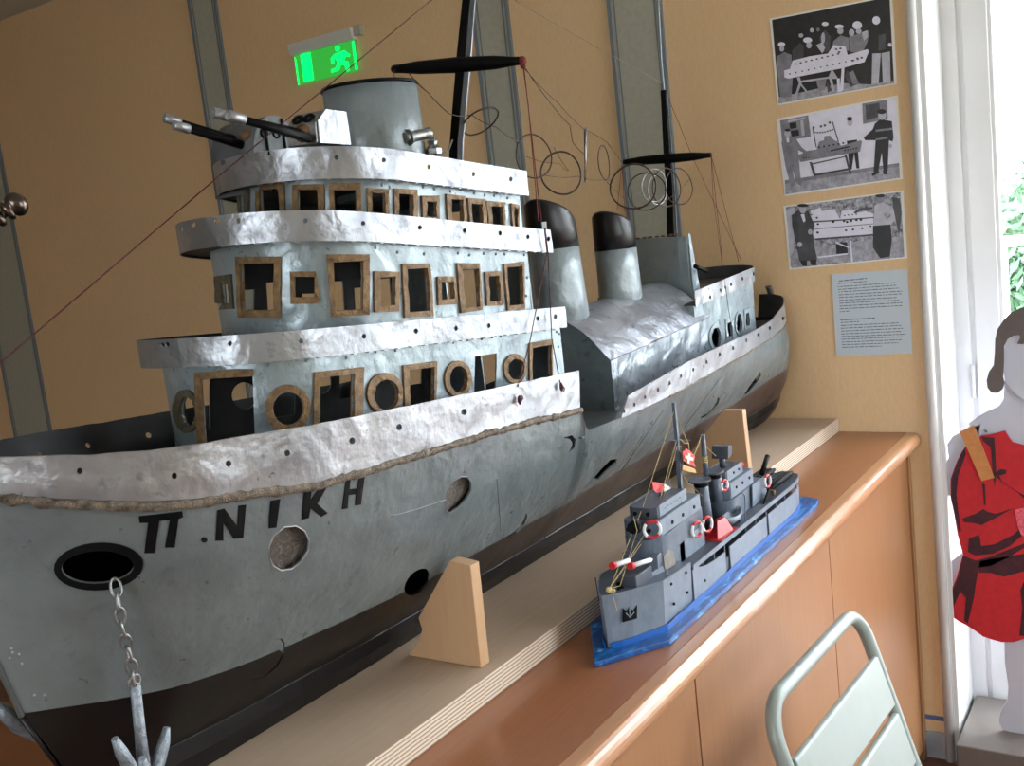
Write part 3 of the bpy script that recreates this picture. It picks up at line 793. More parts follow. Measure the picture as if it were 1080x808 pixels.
Y2a, Y2b = at(658, 171, x=xm2-.01), at(750, 163.5, x=xm2-.01)
y2 = yard(Y2a, Y2b, .0115, mast2)

# ---- wire rings hung between the masts
def wring(cx_, cy_, rx, ry, rot, r, y=YC-.02, mat='wire'):
    c = at(cx_, cy_, y=y); pts = []
    sc_ = (c-CAM).dot(fw)/FPX; w = random.uniform(0, 6)
    for i in range(40):
        t = 2*PI*i/40; a, d = rx*math.cos(t), ry*math.sin(t); k = 1+.02*math.sin(3*t+w)
        px, py = (a*math.cos(rot)-d*math.sin(rot))*k, (a*math.sin(rot)+d*math.cos(rot))*k
        # the real ring is round: what is foreshortened in the photograph goes into depth
        depth = math.sqrt(max(0, max(rx, ry)**2-min(rx, ry)**2))*(math.cos(t) if rx < ry else math.sin(t))
        pts.append(c+(RT*px-UP*py+fw*depth)*sc_)
    MB().tube(pts, r, 6, 0, closed=True).build('wire_ring', M[mat], ship)
wring(563,165,19,23,0,.0014); wring(592,182.7,21.5,22.5,0,.0018); wring(617.7,162.8,2.2,28,.03,.0014,mat='galv'); wring(617.2,163.5,2.4,26,-.02,.0012)
wring(637,171.6,7.4,18,-.05,.0013); wring(668,197,24,21.5,.1,.002); wring(682,202,20,18,.1,.0014); wring(693,201,11,15,0,.0013,mat='galv')
wring(703,198,16.5,20,.1,.0015); wring(716,197,16,19,.05,.0015); wring(506.5,128,21,6,-.50,.0016); wring(690,196,14,17,.3,.0011,mat='galv')

# ---- rigging
def line(pts, r=.0008, mat='thread_dark', sag=0, name='rigging_line', par=None):
    P = []
    for a, c in zip(pts, pts[1:]):
        for i in range(8): P.append(V(a).lerp(V(c), i/8)-V((0, 0, sag*math.sin(PI*i/8))))
    P.append(V(pts[-1])); MB().tube(P, r, 5).build(name, M[mat], par or ship)
A = lambda px, py, y=YC-.01: at(px, py, y=y)
mt1 = at(499, -58, y=YC)
line([V((-2.235, YC, 1.378)), A(0, 383, YC), A(240, 178, YC), A(455, 0, YC), mt1], .0009)
line([mt1, A(545, 2, YC), at(698, 88, y=YC)], .0007, 'thread_grey')
line([Y1b, A(557, 110), at(568, 233, y=YC-WB+.012), ], .0010, 'thread_red'); line([Y1b+V((.002, 0, 0)), at(571, 233, y=YC-WB+.012)], .0009, 'thread_red')
pl = at(574, 238, y=YC-WB+.01)
b = MB(); b.box(pl-V((.008, .001, .006)), pl+V((.006, .001, .006))); b.build('cleat_plate', M['deck'], ship)
yb = YC-WB-.006
line([at(574,240,y=yb), at(577,266,y=yb), at(559,360,y=yb), at(546,408,y=YC-.195)], .0009); line([at(575,240,y=yb), at(578,266,y=yb), at(582,357,y=yb), at(591,405,y=YC-.195)], .0009)
for c in (at(548,422,y=YC-.196), at(592,408,y=YC-.196)): MB().ball(c, .004, 0, 8, 5, (.8,.8,1.8)).build('hanging_bead', M['thread_dark'], ship)
line([Y1a, A(415.5, 95)], .0008, 'thread_red')
line([A(432,78), A(452,98), A(474,120)], .001, 'wire', .002); line([A(474,120), A(497,121), A(523,134), A(549,150)], .0008, 'wire', .003)
line([A(553,70), A(577,104), A(601,132), A(604,150), A(617,163)], .0009, 'wire', .002); line([A(553,72), A(590,110), A(616,136)], .0007, 'wire', .003)
line([A(616,136), A(640,150), A(656,172)], .0007, 'wire', -.002); line([A(555,165), A(590,172), A(600,180), A(584,155)], .0006, 'wire', .004)
line([A(575,185), A(610,186), A(636,190), A(650,188)], .0006, 'wire', .003); line([A(640,192), A(670,218), A(700,214), A(728,188)], .0006, 'wire', .003)
line([at(656,173,y=YC), at(651,221,y=YC)], .0007, 'thread_red'); line([at(656,173,y=YC), at(659,223,y=YC)], .0007, 'thread_red')
bwy = YC-.115
line([at(702,96,y=YC), at(730,165,y=YC-.03), at(782,275,y=bwy)], .0007, 'thread_red')
line([Y2b, at(762,276,y=bwy)], .0007, 'thread_red'); line([Y2b, at(779,276,y=bwy)], .0007, 'thread_red'); line([Y2b, at(752,208,y=.3), at(762,280,y=.27), at(773,358,y=YC-.165)], .0006, 'thread_dark')

# ---- funnels
def funnel(name, bx, by, topL, topR, joint, w_m, dirx=0):
    base = at(bx, by, y=YC); tz = at(bx, topL, y=YC).z; jz = at(bx, joint, y=YC).z; tr = at(bx, topR, y=YC).z
    rx, ry = w_m*.62, w_m*.46; N = 32
    def rg(z, k=1, slant=0):
        o = []
        for i in range(N):
            a = 2*PI*i/N; x = rx*k*math.cos(a); o.append(V((base.x+x+(z-base.z)*dirx, YC+ry*k*math.sin(a), z-(x/rx)*slant)))
        return o
    zz = base.z-.045
    g = MB().loft([rg(zz, 1.04), rg(base.z, 1.03), rg((base.z+jz)/2), rg(jz, .99)], 0, True).build(name, M['stack_grey'], ship)
    sl = (tz-tr)/2; zm = (tz+tr)/2
    MB().loft([rg(jz, 1.0), rg((jz+zm)/2, .99, sl*.4), rg(zm-.006, .97, sl), rg(zm, .90, sl*1.02), rg(zm-.003, .84, sl), rg(zm-.03, .8, sl)], 0, True).build('black_funnel_top', M['tar'], g)
    return g
funnel('funnel', 592, 316, 207, 236, 261, .094, -.06)
funnel('funnel', 654, 305, 220, 244, 262, .088, -.03)

# ---- engine casing with arched roof
yN = YC-.112; xF = at(646, 410, y=yN).x; xA = at(745, 352, y=yN).x; ze = at(648, 379, y=yN).z; ze2 = at(753, 333, y=yN).z; RH = .084
def roofz(x, s): return ze+(ze2-ze)*(x-xF)/(xA-xF)+RH*(1-abs(s)**1.7)
SS = [-1+2*i/24 for i in range(25)]
def endp(x): return [V((x, YC+s*.112, roofz(x, s)-.002)) for s in SS]+[V((x, YC+.112, 1.176)), V((x, YC-.112, 1.176))]
casing = MB().prism(endp(xF), (.002, 0, 0)).build('engine_casing', M['wall_grey'], ship)
MB().prism(endp(xA), (-.002, 0, 0)).build('end_plate', M['wall_grey'], casing)
cs = lambda u, v: V((xF+(xA-xF)*u, yN+noise.noise(V((u*9, v*3, 4)))*.0035, 1.175+(roofz(xF+(xA-xF)*u, 1)-1.175)*v))
csf = lambda u, v: V((xF+(xA-xF)*u, 2*YC-yN, 1.175+(roofz(xF+(xA-xF)*u, 1)-1.175)*v))
s1 = Surf(cs, .5, .1, 50, 10); vs, fs, _ = s1.mesh(); o = raw('casing_side', vs, fs, M['casing'], casing); solid(o, .002)
s2 = Surf(csf, .5, .1, 10, 3); vs, fs, _ = s2.mesh(); o = raw('casing_side', vs, fs, M['wall_grey'], casing); solid(o, .002)
rs = lambda u, v: V((xF-.012+(xA-xF+.02)*u, YC+(-1+2*v)*.119, roofz(xF+(xA-xF)*u, (-1+2*v))+.002+noise.noise(V((u*8, v*7, 2)))*.003))
s3 = Surf(rs, .5, .28, 60, 36); vs, fs, _ = s3.mesh(); roof = raw('casing_roof', vs, fs, M['silver'], casing); solid(roof, .0035, 0)
# seam strip, rivets on the casing
seam(s1, [(671,371),(673,400),(676,432)], par=casing, mat='wall_grey', r=.002)
seam(s1, [(647,382),(650,410),(653,440)], par=casing, mat='silver_bright', r=.0025)
rivets([s1, s3], [(651,375),(653,396),(651,392),(677,362),(700,353),(668,352),(690,342),(660,430),(676,412),(741,330),(722,340),(700,375)], .0017, M['silver_bright'], casing)
rivets([s3], [(632,344),(668,320),(676,316),(700,318),(706,316),(731,326),(720,314)], .0017, M['silver_bright'], casing)
seam(s3, [(604,330),(630,322),(668,310),(700,306)], par=casing, mat='stack_grey', r=.0009)

# ---- tall cabin behind the aft mast
x0, x1 = -.60, at(735, 300, y=.32).x+.005
zt = at(722, 249, x=-.6).z
b = MB(); b.loft([[V((x0, .318, 1.19)), V((x1+.02, .318, 1.19)), V((x1+.02, .455, 1.19)), V((x0, .455, 1.19))],
                  [V((x0, .322, zt)), V((x1-.03, .322, zt-.002)), V((x1-.03, .452, zt+.006)), V((x0, .452, zt+.006))]], 0, True, False)
cabin = b.build('tall_cabin', M['stack_grey'], ship, bevel=.002)
b = MB(); b.add([V((x0-.002, .3165, 1.30)), V((x1+.012, .3165, 1.30)), V((x1-.022, .3195, zt+.004)), V((x0+.004, .3195, zt+.004))], [(0,1,2,3)]); o = b.build('side_plate', M['wall_grey'], cabin); solid(o, .002, 0)
b = MB()
for i in range(7): b.ball(V((x0-.001+.004*(i % 2), .345+i*.016, zt+.005)), .005, 0, 6, 4, (1, 1.3, .5))
b.build('rough_solder', M['rust'], cabin)
MB().tube([at(733,281,y=.30), at(745,286,y=.30)], .005, 8).build('small_gun_barrel', M['black'], ship)

# ---- aft deckhouse with rounded after end
def mirr(S):  # rounded end points aft
    return S
xa2 = at(741, 330, y=YC-.13).x; zt0 = at(741, 306, y=YC-.13).z; zt1 = at(806, 276, y=YC-.10).z
xe = -.235
def aft_out(W, xf, xe_, L):
    pts = []
    for i in range(20): pts.append((xf+(xe_-L-xf)*i/20, YC-W))
    for i in range(31):
        t = -PI/2+PI*i/30; pts.append((xe_-L+L*math.cos(t), YC+W*math.sin(t)))
    for i in range(1, 21): pts.append((xe_-L+(xf-xe_+L)*i/20, YC+W))
    return pts
def aft_surf(W, xf, xe_, L, z0, z1, seed):
    P, T = arcparam(aft_out(W, xf, xe_, L))
    def S(u, v):
        x, y = P(u); z = z0(x)+(z1(x)-z0(x))*v; d = noise.noise(V((x*18, y*18, z*20+seed)))*.0018
        return V((x+d, y+d, z))
    return S, T
ztopf = lambda x: zt0+(zt1-zt0)*(x-xa2)/(xe-xa2)
zbot = lambda x: ztopf(x)-.034
W2 = .118
S, T = aft_surf(W2-.006, xa2, xe-.006, .10, lambda x: zaft(x)-.01, lambda x: zbot(x)+.004, 77); s4 = Surf(S, T, .12, 160, 10)
wn = [(ell(754.4,355.6,7.2,14,20), ell(754.8,356,5,10.5,20)), (q(764.5,337, 772.5,334, 773.5,357, 765.5,359), q(766.5,341, 771.3,339, 772,354.5, 767.3,356)), (ell(779,341,4.6,12.5,20), ell(779,341,3.0,10,20)),
      (q(784.2,327, 790,324.5, 791,346, 785,348), q(785.8,331, 789.4,329, 790,343, 786.3,345)), (ell(796,328.8,4.2,11.5,20), ell(796,329,2.7,8.8,20)), (q(799.6,316, 805.4,313, 806,334, 800.2,337), q(801,319.5, 804.6,317.5, 805,332, 801.4,334))]
hs = [s4.uvpoly(dens(i_, 4) if len(i_) < 12 else i_) for o_, i_ in wn]; hs = [h for h in hs if h]
vs, fs, _ = s4.mesh(hs+[[(1-u, v) for u, v in h][::-1] for h in hs])
ah_ = raw('aft_deckhouse', vs, fs, [M['wall_grey'], M['inner']], ship); solid(ah_, .0025, -1, 1)
for o_, i_ in wn: frame_ring(s4, o_, i_, 'window_frame', M['wall_grey'], ah_, .0025)
S, T = aft_surf(W2, xa2-.004, xe, .105, zbot, ztopf, 91); s5 = Surf(S, T, .034, 160, 4)
hs = [s5.uvpoly(ell(x, y, 1.1, 2, 8)) for x, y in [(749,313.5),(760,306),(765,303),(771,300),(783,294),(795,289),(802,284)]]; hs = [h for h in hs if h]
vs, fs, _ = s5.mesh(hs)
o = raw('aft_deckhouse_dodger', vs, fs, [M['silver_bright'], M['inner_grey']], ship); solid(o, .002, -1, 1)
ol = aft_out(W2-.004, xa2, xe-.003, .103); n = len(ol)
MB().add([V((x, y, zbot(x)+.002)) for x, y in ol]+[V((x, y, zbot(x)+.005)) for x, y in ol], [list(range(n)), list(range(n, 2*n))]+[(i, (i+1) % n, (i+1) % n+n, i+n) for i in range(n)]).build('aft_deckhouse_roof', M['inner_grey'], ship)
MB().box((xa2-.0015, YC-W2+.006, zaft(xa2)-.01), (xa2+.0015, YC+W2-.006, zbot(xa2)+.003)).build('end_wall', M['wall_grey'], ship)
# curved stern davit
b = MB(); rows = []
for i in range(10):
    t = i/9; p = at(812+5*t, 303+20*t*t, y=.33+.02*t); rows.append([p+V((-.006, 0, 0)), p+V((.008, 0, .004)), p+V((.008, .012, .004)), p+V((-.006, .012, 0))])
b.loft(rows, 0, True, True); b.build('stern_bracket', M['deck'], ship)

# ---- anchors and chain
ya = .245
def link_ring(c, ax, w, h, r, par):
    ax = V(ax).normalized(); side_ = ax.cross(V((0, 0, 1))).normalized() if abs(ax.z) < .9 else V((1, 0, 0))
    return c, ax, side_
hp = near.hit(117, 612)[0]
path = [hp+V((0, -.006, .004)), at(124, 628, y=hp.y-.014), at(127, 655, y=hp.y-.012), at(132, 672, y=hp.y-.008), at(136, 692, y=hp.y-.002), at(141, 712, y=hp.y+.002), at(142.5, 722, y=hp.y+.004)]
# resample into links
tot = []; 
for a, c in zip(path, path[1:]):
    for i in range(20): tot.append(a.lerp(c, i/20))
tot.append(path[-1]); acc = [0]
for a, c in zip(tot, tot[1:]): acc.append(acc[-1]+(c-a).length)
def onp(s):
    for i in range(len(acc)-1):
        if acc[i+1] >= s: return tot[i].lerp(tot[i+1], (s-acc[i])/(acc[i+1]-acc[i] or 1))
    return tot[-1]
LL = .0215; nl = int(acc[-1]/(LL*.72))
chain = MB()
chain_root = None
for k in range(nl+1):
    s0 = k*LL*.72; a = onp(s0); c = onp(min(acc[-1], s0+LL)); d = (c-a).normalized() if (c-a).length > 1e-5 else V((0, 0, -1)); mid = a+d*LL/2
    u = d.cross(V((0, 1, 0))).normalized(); w = d.cross(u); ang = (k % 2)*PI/2+.5+.3*math.sin(k*2.1); lat = u*math.cos(ang)+w*math.sin(ang)
    pts = []
    for i in range(18):
        t = 2*PI*i/18; pts.append(mid+d*(LL/2-.0012)*math.cos(t)*(1.0)+lat*.0050*math.sin(t)*(1.15-.15*abs(math.sin(t))))
    bb = MB(); bb.tube(pts, .0014, 7, 0, closed=True)
    if chain_root is None:
        chain_root = bb.build('anchor_chain', M['galv'], ship)
    else: bb.build('chain_link', M['galv'], chain_root)
def anchor(S0, S1, arms, y, name='anchor'):
    a, c = at(*S0, y=y), at(*S1, y=y-.004); d = (c-a).normalized(); L_ = (c-a).length
    rows = []; b = MB(); b.tube([a, a.lerp(c, .05), a.lerp(c, .5), c], .006, 10, 0, rr=[.004, .0056, .006, .0075])
    for tx, ty, dy in arms:
        t = at(tx, ty, y=y+dy); m1 = c.lerp(t, .55)-V((0, 0, .012)); P_ = [c, c.lerp(m1, .5)-V((0, 0, .006)), m1, m1.lerp(t, .6)-V((0, 0, .002)), t]
        b.tube(P_, .007, 8, 0, rr=[.0075, .0074, .007, .0066, .0036])
    return b.build(name, M['anchor'], ship)
bx = hp.y+.004
anchor((142.5,722), (153,822), [(121,779,-.012), (176,767,-.006), (150,800,-.035)], bx)
b = MB(); b.tube([at(142.5,722,y=bx)+V((0.0065*math.cos(t), 0, .004+.0065*math.sin(t))) for t in [2*PI*i/14 for i in range(14)]], .0015, 6, 0, closed=True); b.build('shackle', M['galv'], ship)
# the anchor hanging on the far side of the bow shows only one arm past the stem
fa_ = at(36, 772, y=.53); 
b = MB(); P_ = [at(-4,742,y=.53), at(6,752,y=.53), at(18,764,y=.53), at(34,772,y=.53), at(60,785,y=.54)]
b.tube(P_, .008, 8, 0, rr=[.004,.009,.0095,.009,.007]); top = V((P_[-1].x, .545, 1.24)); b.tube([P_[-1], top], .006, 8)
P2 = [P_[-1], P_[-1]+V((.02, .02, -.01)), P_[-1]+V((.05, .02, .02))]; b.tube(P2, .007, 8, 0, rr=[.008,.008,.004]); b.build('anchor', M['anchor'], ship)
# bow jackstaff with turned brass knob reaching in from the left
k0 = at(18, 215, y=.36); k1 = at(-30, 252, y=.38); d = (k0-k1).normalized(); b = MB()
L0 = (k0-k1).length
prof = [(0,.0035),(.15,.0035),(.35,.004),(.42,.0085),(.46,.0085),(.50,.0045),(.54,.0085),(.58,.0095),(.63,.009),(.66,.0045),(.72,.004),(.74,.009),(.79,.0105),(.82,.010),(.84,.0075),(.88,.0105),(.95,.0125),(1.02,.0125),(1.10,.010),(1.16,.005),(1.18,.0005)]
b.tube([k1+d*L0*t for t, _ in prof], 1, 16, 0, rr=[r_ for _, r_ in prof])
stf = b.build('jackstaff_knob', mk('old_brass', (104,92,84), (66,58,54), 40, .25, .9, .2, .0004), ship)
MB().tube([V((-2.225, YC, 1.36)), V((-2.24, YC, 1.45)), k1+V((-.02, .005, -.03)), k1], .0035, 8).build('jackstaff', M['wire'], ship)
# ------------------------------------------------------------------ the room
def struct(name, b, mat, loc=None):
    o = b.build(name, mat, None, loc); o['kind'] = 'structure'; return o
H = 2.68
b = MB(); b.box((0, -.05, 0), (.12, 5.2, H)); struct('wall_far', b, M['wallpaper'])
b = MB(); b.box((0, -2.6, 2.45), (.12, -.05, H)); b.box((0, -2.6, 0), (.12, -1.75, 2.45)); struct('wall_far_right', b, M['cream'])
struct('wall_left', MB().box((-5.6, 5.2, 0), (.12, 5.32, H)), M['wallpaper'])
b = MB(); b.box((-5.72, -2.6, 0), (-5.6, -1.2, H)); b.box((-5.72, .5, 0), (-5.6, 5.32, H)); b.box((-5.72, -1.2, 0), (-5.6, .5, .9)); b.box((-5.72, -1.2, 2.35), (-5.6, .5, H)); struct('wall_back', b, M['cream'])  # back opening is added so daylight fills the far wall from the front
b = MB(); wr = [(-1.65, -.2)]
b.box((-5.72, -2.72, 0), (.12, -2.6, .8)); b.box((-5.72, -2.72, 2.4), (.12, -2.6, H)); b.box((-5.72, -2.72, .8), (-1.65, -2.6, 2.4)); b.box((-.2, -2.72, .8), (.12, -2.6, 2.4))
struct('wall_right', b, M['cream'])
struct('floor', MB().box((-5.7, -2.7, -.06), (1.6, 5.3, 0)), M['floor'])
struct('ceiling', MB().box((-5.72, -2.72, H), (.3, 5.32, H+.1)), M['ceiling'])
# strips on the far wall
for y0, y1 in ((2.345, 2.485), (1.10, 1.222), (.605, .760), (3.88, 4.19)):
    b = MB(); b.box((-.005, y0, .08), (.001, y1, H)); s_ = struct('trim_1', b, M['strip'])
    b = MB()
    for yy in (y0, y1): b.box((-.010, yy-.005, .08), (.001, yy+.005, H)); b.box((-.007, yy+(.014 if yy == y0 else -.018), .08), (.001, yy+(.018 if yy == y0 else -.014), H))
    e_ = b.build('edging', M['strip_edge'], s_)
b = MB(); b.box((-.006, -.05, 0), (.001, 5.2, .075)); struct('baseboard_far', b, mk('pale_grey_skirting', (150,156,164), (140,146,154), 5, .5))
b = MB(); b.box((-.003, -.05, .108), (.001, 5.2, .120)); struct('trim_2', b, flat('blue_line_paint', (84,98,150), .6))
# corner trim, reveal and glazed door at the right
b = MB(); b.tube([V((-.006, -.044, 0)), V((-.006, -.044, 2.45))], .012, 16); b.box((-.004, -.058, 0), (.012, -.034, 2.45)); struct('trim_3', b, M['white'])
b = MB(); b.box((.0, -.068, 0), (.25, -.05, 2.45)); b.box((.12, -.05, 0), (.25, .1, 2.45)); b.box((0, -1.75, 2.45), (.25, -.05, 2.47)); b.box((0, -1.77, 0), (.25, -1.75, 2.45)); struct('wall_reveal', b, M['white'])
b = MB()
XD = .215
b.box((XD-.01, -.105, .0), (XD+.05, -.066, 2.45)); b.box((XD-.004, -.120, .0), (XD+.04, -.103, 2.44)); b.box((XD-.012, -.178, .02), (XD+.035, -.118, 2.42)); b.box((XD-.006, -.188, .06), (XD+.025, -.176, 2.38))
b.box((XD-.012, -1.70, .02), (XD+.035, -1.64, 2.42)); b.box((XD-.01, -1.75, 0), (XD+.05, -1.70, 2.45)); b.box((XD-.012, -1.64, .02), (XD+.035, -.178, .15)); b.box((XD-.012, -1.64, 2.33), (XD+.035, -.178, 2.42)); b.box((XD-.01, -.95, .15), (XD+.03, -.87, 2.33))
win = b.build('window_1', M['white'], bevel=.002); win['kind'] = 'structure'
g = Mat('window_glass'); g.set((255,255,255), 0.0); g.b.inputs['Transmission Weight'].default_value = 1; g.b.inputs['IOR'].default_value = 1.0
MB().box((XD+.008, -1.64, .15), (XD+.012, -.188, 2.33)).build('pane', g.m, win)
for zz in (.95, 2.18): MB().tube([V((XD-.014, -.108, zz)), V((XD-.014, -.108, zz+.09))], .005, 8).build('hinge', M['white'], win)
for k, (xa_, xb_) in enumerate(wr):
    b = MB()
    for x_ in (xa_, xb_-.06, (xa_+xb_)/2-.03): b.box((x_, -2.69, .8), (x_+.06, -2.63, 2.4))
    for z_ in (.8, 2.34): b.box((xa_, -2.69, z_), (xb_, -2.63, z_+.06))
    w_ = b.build('window_%d' % (k+2), M['white']); w_['kind'] = 'structure'

# ------------------------------------------------------------------ outdoors seen through the glass
def leafball(c, r, n, mat, b):
    for i in range(n):
        d = V((random.gauss(0, 1), random.gauss(0, 1), random.gauss(0, 1))).normalized()*r*random.uniform(.55, 1); p = V(c)+d
        u = V((random.gauss(0, 1), random.gauss(0, 1), random.gauss(0, 1))).normalized(); w = u.orthogonal().normalized(); s = random.uniform(.05, .11)
        b.add([p-u*s, p+w*s*.5, p+u*s, p-w*s*.5], [(0,1,2,3)])
leafm = mk('leaf_green', (96,128,92), (66,100,76), 3, .6)
def tree(px, zc, X, r, label):
    c = at(px, 200, x=X); c.z = zc
    root = empty('leafy_tree', (c.x, c.y, -3.0), label, 'tree', 'trees outside the window')
    b = MB()
    for i in range(9):
        o = V((random.uniform(-.6, .6), random.uniform(-.7, .7), random.uniform(-.6, .5)))*r; leafball(c+o, r*.55, 420, 0, b)
    b.build('foliage', leafm, root)
    MB().tube([V((c.x, c.y, -3.0)), V((c.x+.05, c.y, zc-.3)), c], .1, 10, rr=[.16, .12, .05]).build('trunk', M['frame'], root)
pz_ = at(1070, 185, x=9).z
tree(1078, pz_-1.15, 9, 1.05, 'leafy green tree outside the window at the right edge, nearer the railing')
tree(1128, pz_-1.0, 14, 1.3, 'leafy green tree farther right and deeper outside the window')
struct('ground_outside', MB().box((1.7, -14, -3.1), (40, 14, -3.0)), flat('pale_outdoor_paving', (176,176,170), .9))
struct('balcony_floor', MB().box((.27, -3, -.12), (1.75, 1.5, -.02)), flat('balcony_concrete', (170,168,160), .9))
rr_ = empty('balcony_railing', (1.65, -.6, -.02), 'white balcony railing of thin upright bars outside the window', 'railing')
zr = at(1072, 254, x=1.65).z
MB().box((1.63, -2.6, zr-.02), (1.67, 1.3, zr+.02)).build('top_rail', M['paintwhite'], rr_)
MB().box((1.635, -2.6, .06), (1.665, 1.3, .09)).build('bottom_rail', M['paintwhite'], rr_)
b = MB()
for i in range(26): b.box((1.643, -2.55+i*.15, -.02), (1.657, -2.536+i*.15, zr))
b.build('baluster', M['paintwhite'], rr_)

# ------------------------------------------------------------------ cabinets, worktop, board
XL = -.03; cabs = []
xs_ = [-.03, -.7115, -1.389, -2.068, -2.747]
clab = ['cherry wood cabinet nearest the far wall, behind the folding chair', 'cherry wood cabinet second from the far wall, with the chair back in front of it', 'cherry wood cabinet third from the far wall, cut by the photo bottom edge', 'cherry wood cabinet farthest from the far wall, under the bow of the large ship']
for i in range(4):
    xr, xl = xs_[i], xs_[i+1]
    if i == 3: xl = -2.45
    root = empty('wooden_cabinet', ((xr+xl)/2, .45, 0), clab[i], 'cabinet', 'cherry wood cabinets under the ships')
    MB().box((xl+.001, .040, .03), (xr-.001, .88, .862)).build('carcass', M['door'], root)
    MB().box((xl+.0016, .020, .032), (xr-.0016, .038, .860)).build('front_panel', M['door'], root, bevel=.0012)
    MB().box((xl+.02, .07, 0), (xr-.02, .85, .03)).build('plinth_board', M['door'], root)
b = MB(); b.box((-.0285, .016, 0), (-.004, .88, .862)); o = b.build('end_filler_panel', M['door']); tag(o, 'narrow upright cherry wood filler panel between the last cabinet and the far wall', 'panel')
wt = empty('worktop', (-1.22, .45, .862), 'long cherry wood worktop with a rounded pale front edge carrying both ships', 'worktop')
MB().box((-2.45, .022, .8625), (-.002, .92, .9)).build('top_board', M['worktop'], wt)
prof = []
for i in range(11):
    t = -PI/2+PI*i/10; prof.append((.004-.016*math.cos(t), .881+.0185*math.sin(t)))
b = MB(); pr_ = [(.0215, .8625)]+prof+[(.0215, .8995)]
b.loft([[V((x, y, z)) for y, z in pr_] for x in (-2.45, -.002)], 0, True, False)
o = b.build('rounded_nosing', M['nosing'], wt); o['label'] = 'pale polished rounded edge strip'
YB0, YB1 = .195, .60; XB0 = -2.02
bd = empty('plywood_board', ((-1.0), .4, TOPZ), 'long pale birch plywood board with layered edge lying under the large ship', 'board')
b = MB(); b.box((XB0, YB0+.0004, TOPZ+.0002), (-.004, YB1, BZ-.0003)); b.build('core', M['plyedge'], bd, bevel=.0005)
MB().box((XB0+.001, YB0+.001, BZ-.0008), (-.005, YB1-.001, BZ)).build('face_veneer', M['ply'], bd)
# brackets
def bracket(poly, xf, th, label):
    P = [at(px, py, x=xf) for px, py in poly]
    for p in P: p.x = 0
    z0 = min(p.z for p in P); P = [V((xf, p.y, BZ+.0003 if abs(p.z-z0) < .012 else p.z)) for p in P]
    b = MB(); b.add(P+[p+V((th, 0, 0)) for p in P], [list(range(len(P))), list(range(len(P), 2*len(P)))[::-1]])
    n = len(P); b.add(P+[p+V((th, 0, 0)) for p in P], [(i, (i+1) % n, (i+1) % n+n, i+n) for i in range(n)], 1)
    o = b.build('cradle_bracket', [M['ply_up'], M['ply_up']], None, bevel=.0012, merge=.00001)
    return tag(o, label, 'bracket', 'plywood brackets propping the large ship')
xk = at(508, 702, z=BZ); xk = at(506, 705, z=BZ).x
bracket([(430,687),(441,677),(445,664),(441,652),(474,591.5),(496,597),(507.5,706)], xk, .021, 'pale plywood wedge bracket under the bow half of the large ship')
xk2 = at(786, 492, z=BZ).x
xk2 = -.62
y_l, y_r = at(783, 434, x=xk2).y, at(785, 480, x=xk2).y
zt_ = at(775, 433, x=xk2).z
P = [V((xk2, y_r-.008, BZ+.0003)), V((xk2, y_l, zt_)), V((xk2, y_l+.045, zt_)), V((xk2, .352, .985)), V((xk2, .352, BZ+.0003))]
b = MB(); b.prism(P, (.021, 0, 0)); o = b.build('cradle_bracket', M['ply_up'], None, bevel=.0012)
tag(o, 'pale plywood wedge bracket under the stern half, behind the small ship', 'bracket', 'plywood brackets propping the large ship')

# ------------------------------------------------------------------ exit sign
ex = empty('exit_sign', (0, 1.84, 2.11), 'green lit emergency exit sign under a white housing on the far wall', 'sign')
yl, yr, zt_, zm_, zb_ = 1.992, 1.700, 2.252, 2.212, 2.112
b = MB(); b.prism([V((0, yl, zt_)), V((-.035, yl, zt_-.004)), V((-.028, yl, zm_+.012)), V((-.022, yl, zm_)), V((0, yl, zm_))], (0, yr-yl, 0)); b.build('housing', M['white'], ex)
MB().box((-.02, yr-.03, zt_-.03), (0, yr-.002, zt_+.002)).build('mounting_block', M['strip'], ex)
gm = Mat('green_lit_acrylic').set((40,120,50), .3, emit=(60,200,70), es=.34).m; gb = Mat('bright_green_symbol').set((0,90,40), .4, emit=(0,255,90), es=1.3).m
MB().box((-.013, yr+.006, zb_), (-.009, yl-.008, zm_-.0005)).build('lit_panel', gm, ex)
def sx(a, c): return V((-.0135, yl+(yr-yl)*a, zb_+(zm_-zb_)*c))
b = MB()
def sp(pl, t=-.0012): b.prism([sx(*p_) for p_ in pl], (t, 0, 0))
sp([(.13,.06),(.29,.06),(.29,.97),(.13,.97)])
for e_ in ([(.95,.05),(.985,.05),(.985,.95),(.95,.95)], [(.03,.0),(.05,.0),(.05,.85),(.03,.95)]):
    b_ = MB(); b_.prism([sx(*p_) for p_ in e_], (-.0012, 0, 0)); b_.build('lit_edge', gb, ex)
b.build('door_symbol', gb, ex); b = MB()
b.prism([sx(.72+.035*math.cos(t), .86+.09*math.sin(t)) for t in [2*PI*i/12 for i in range(12)]], (-.0012, 0, 0))
sp([(.66,.70),(.82,.74),(.85,.60),(.80,.44),(.70,.40),(.68,.52)]); sp([(.66,.70),(.60,.60),(.60,.42),(.64,.42),(.65,.56),(.70,.60)]); sp([(.82,.74),(.90,.56),(.88,.50),(.80,.62)])
sp([(.70,.42),(.66,.26),(.58,.24),(.58,.14),(.70,.16),(.76,.40)]); sp([(.76,.44),(.86,.36),(.86,.06),(.81,.06),(.80,.28),(.72,.34)])
b.build('running_person_symbol', gb, ex)

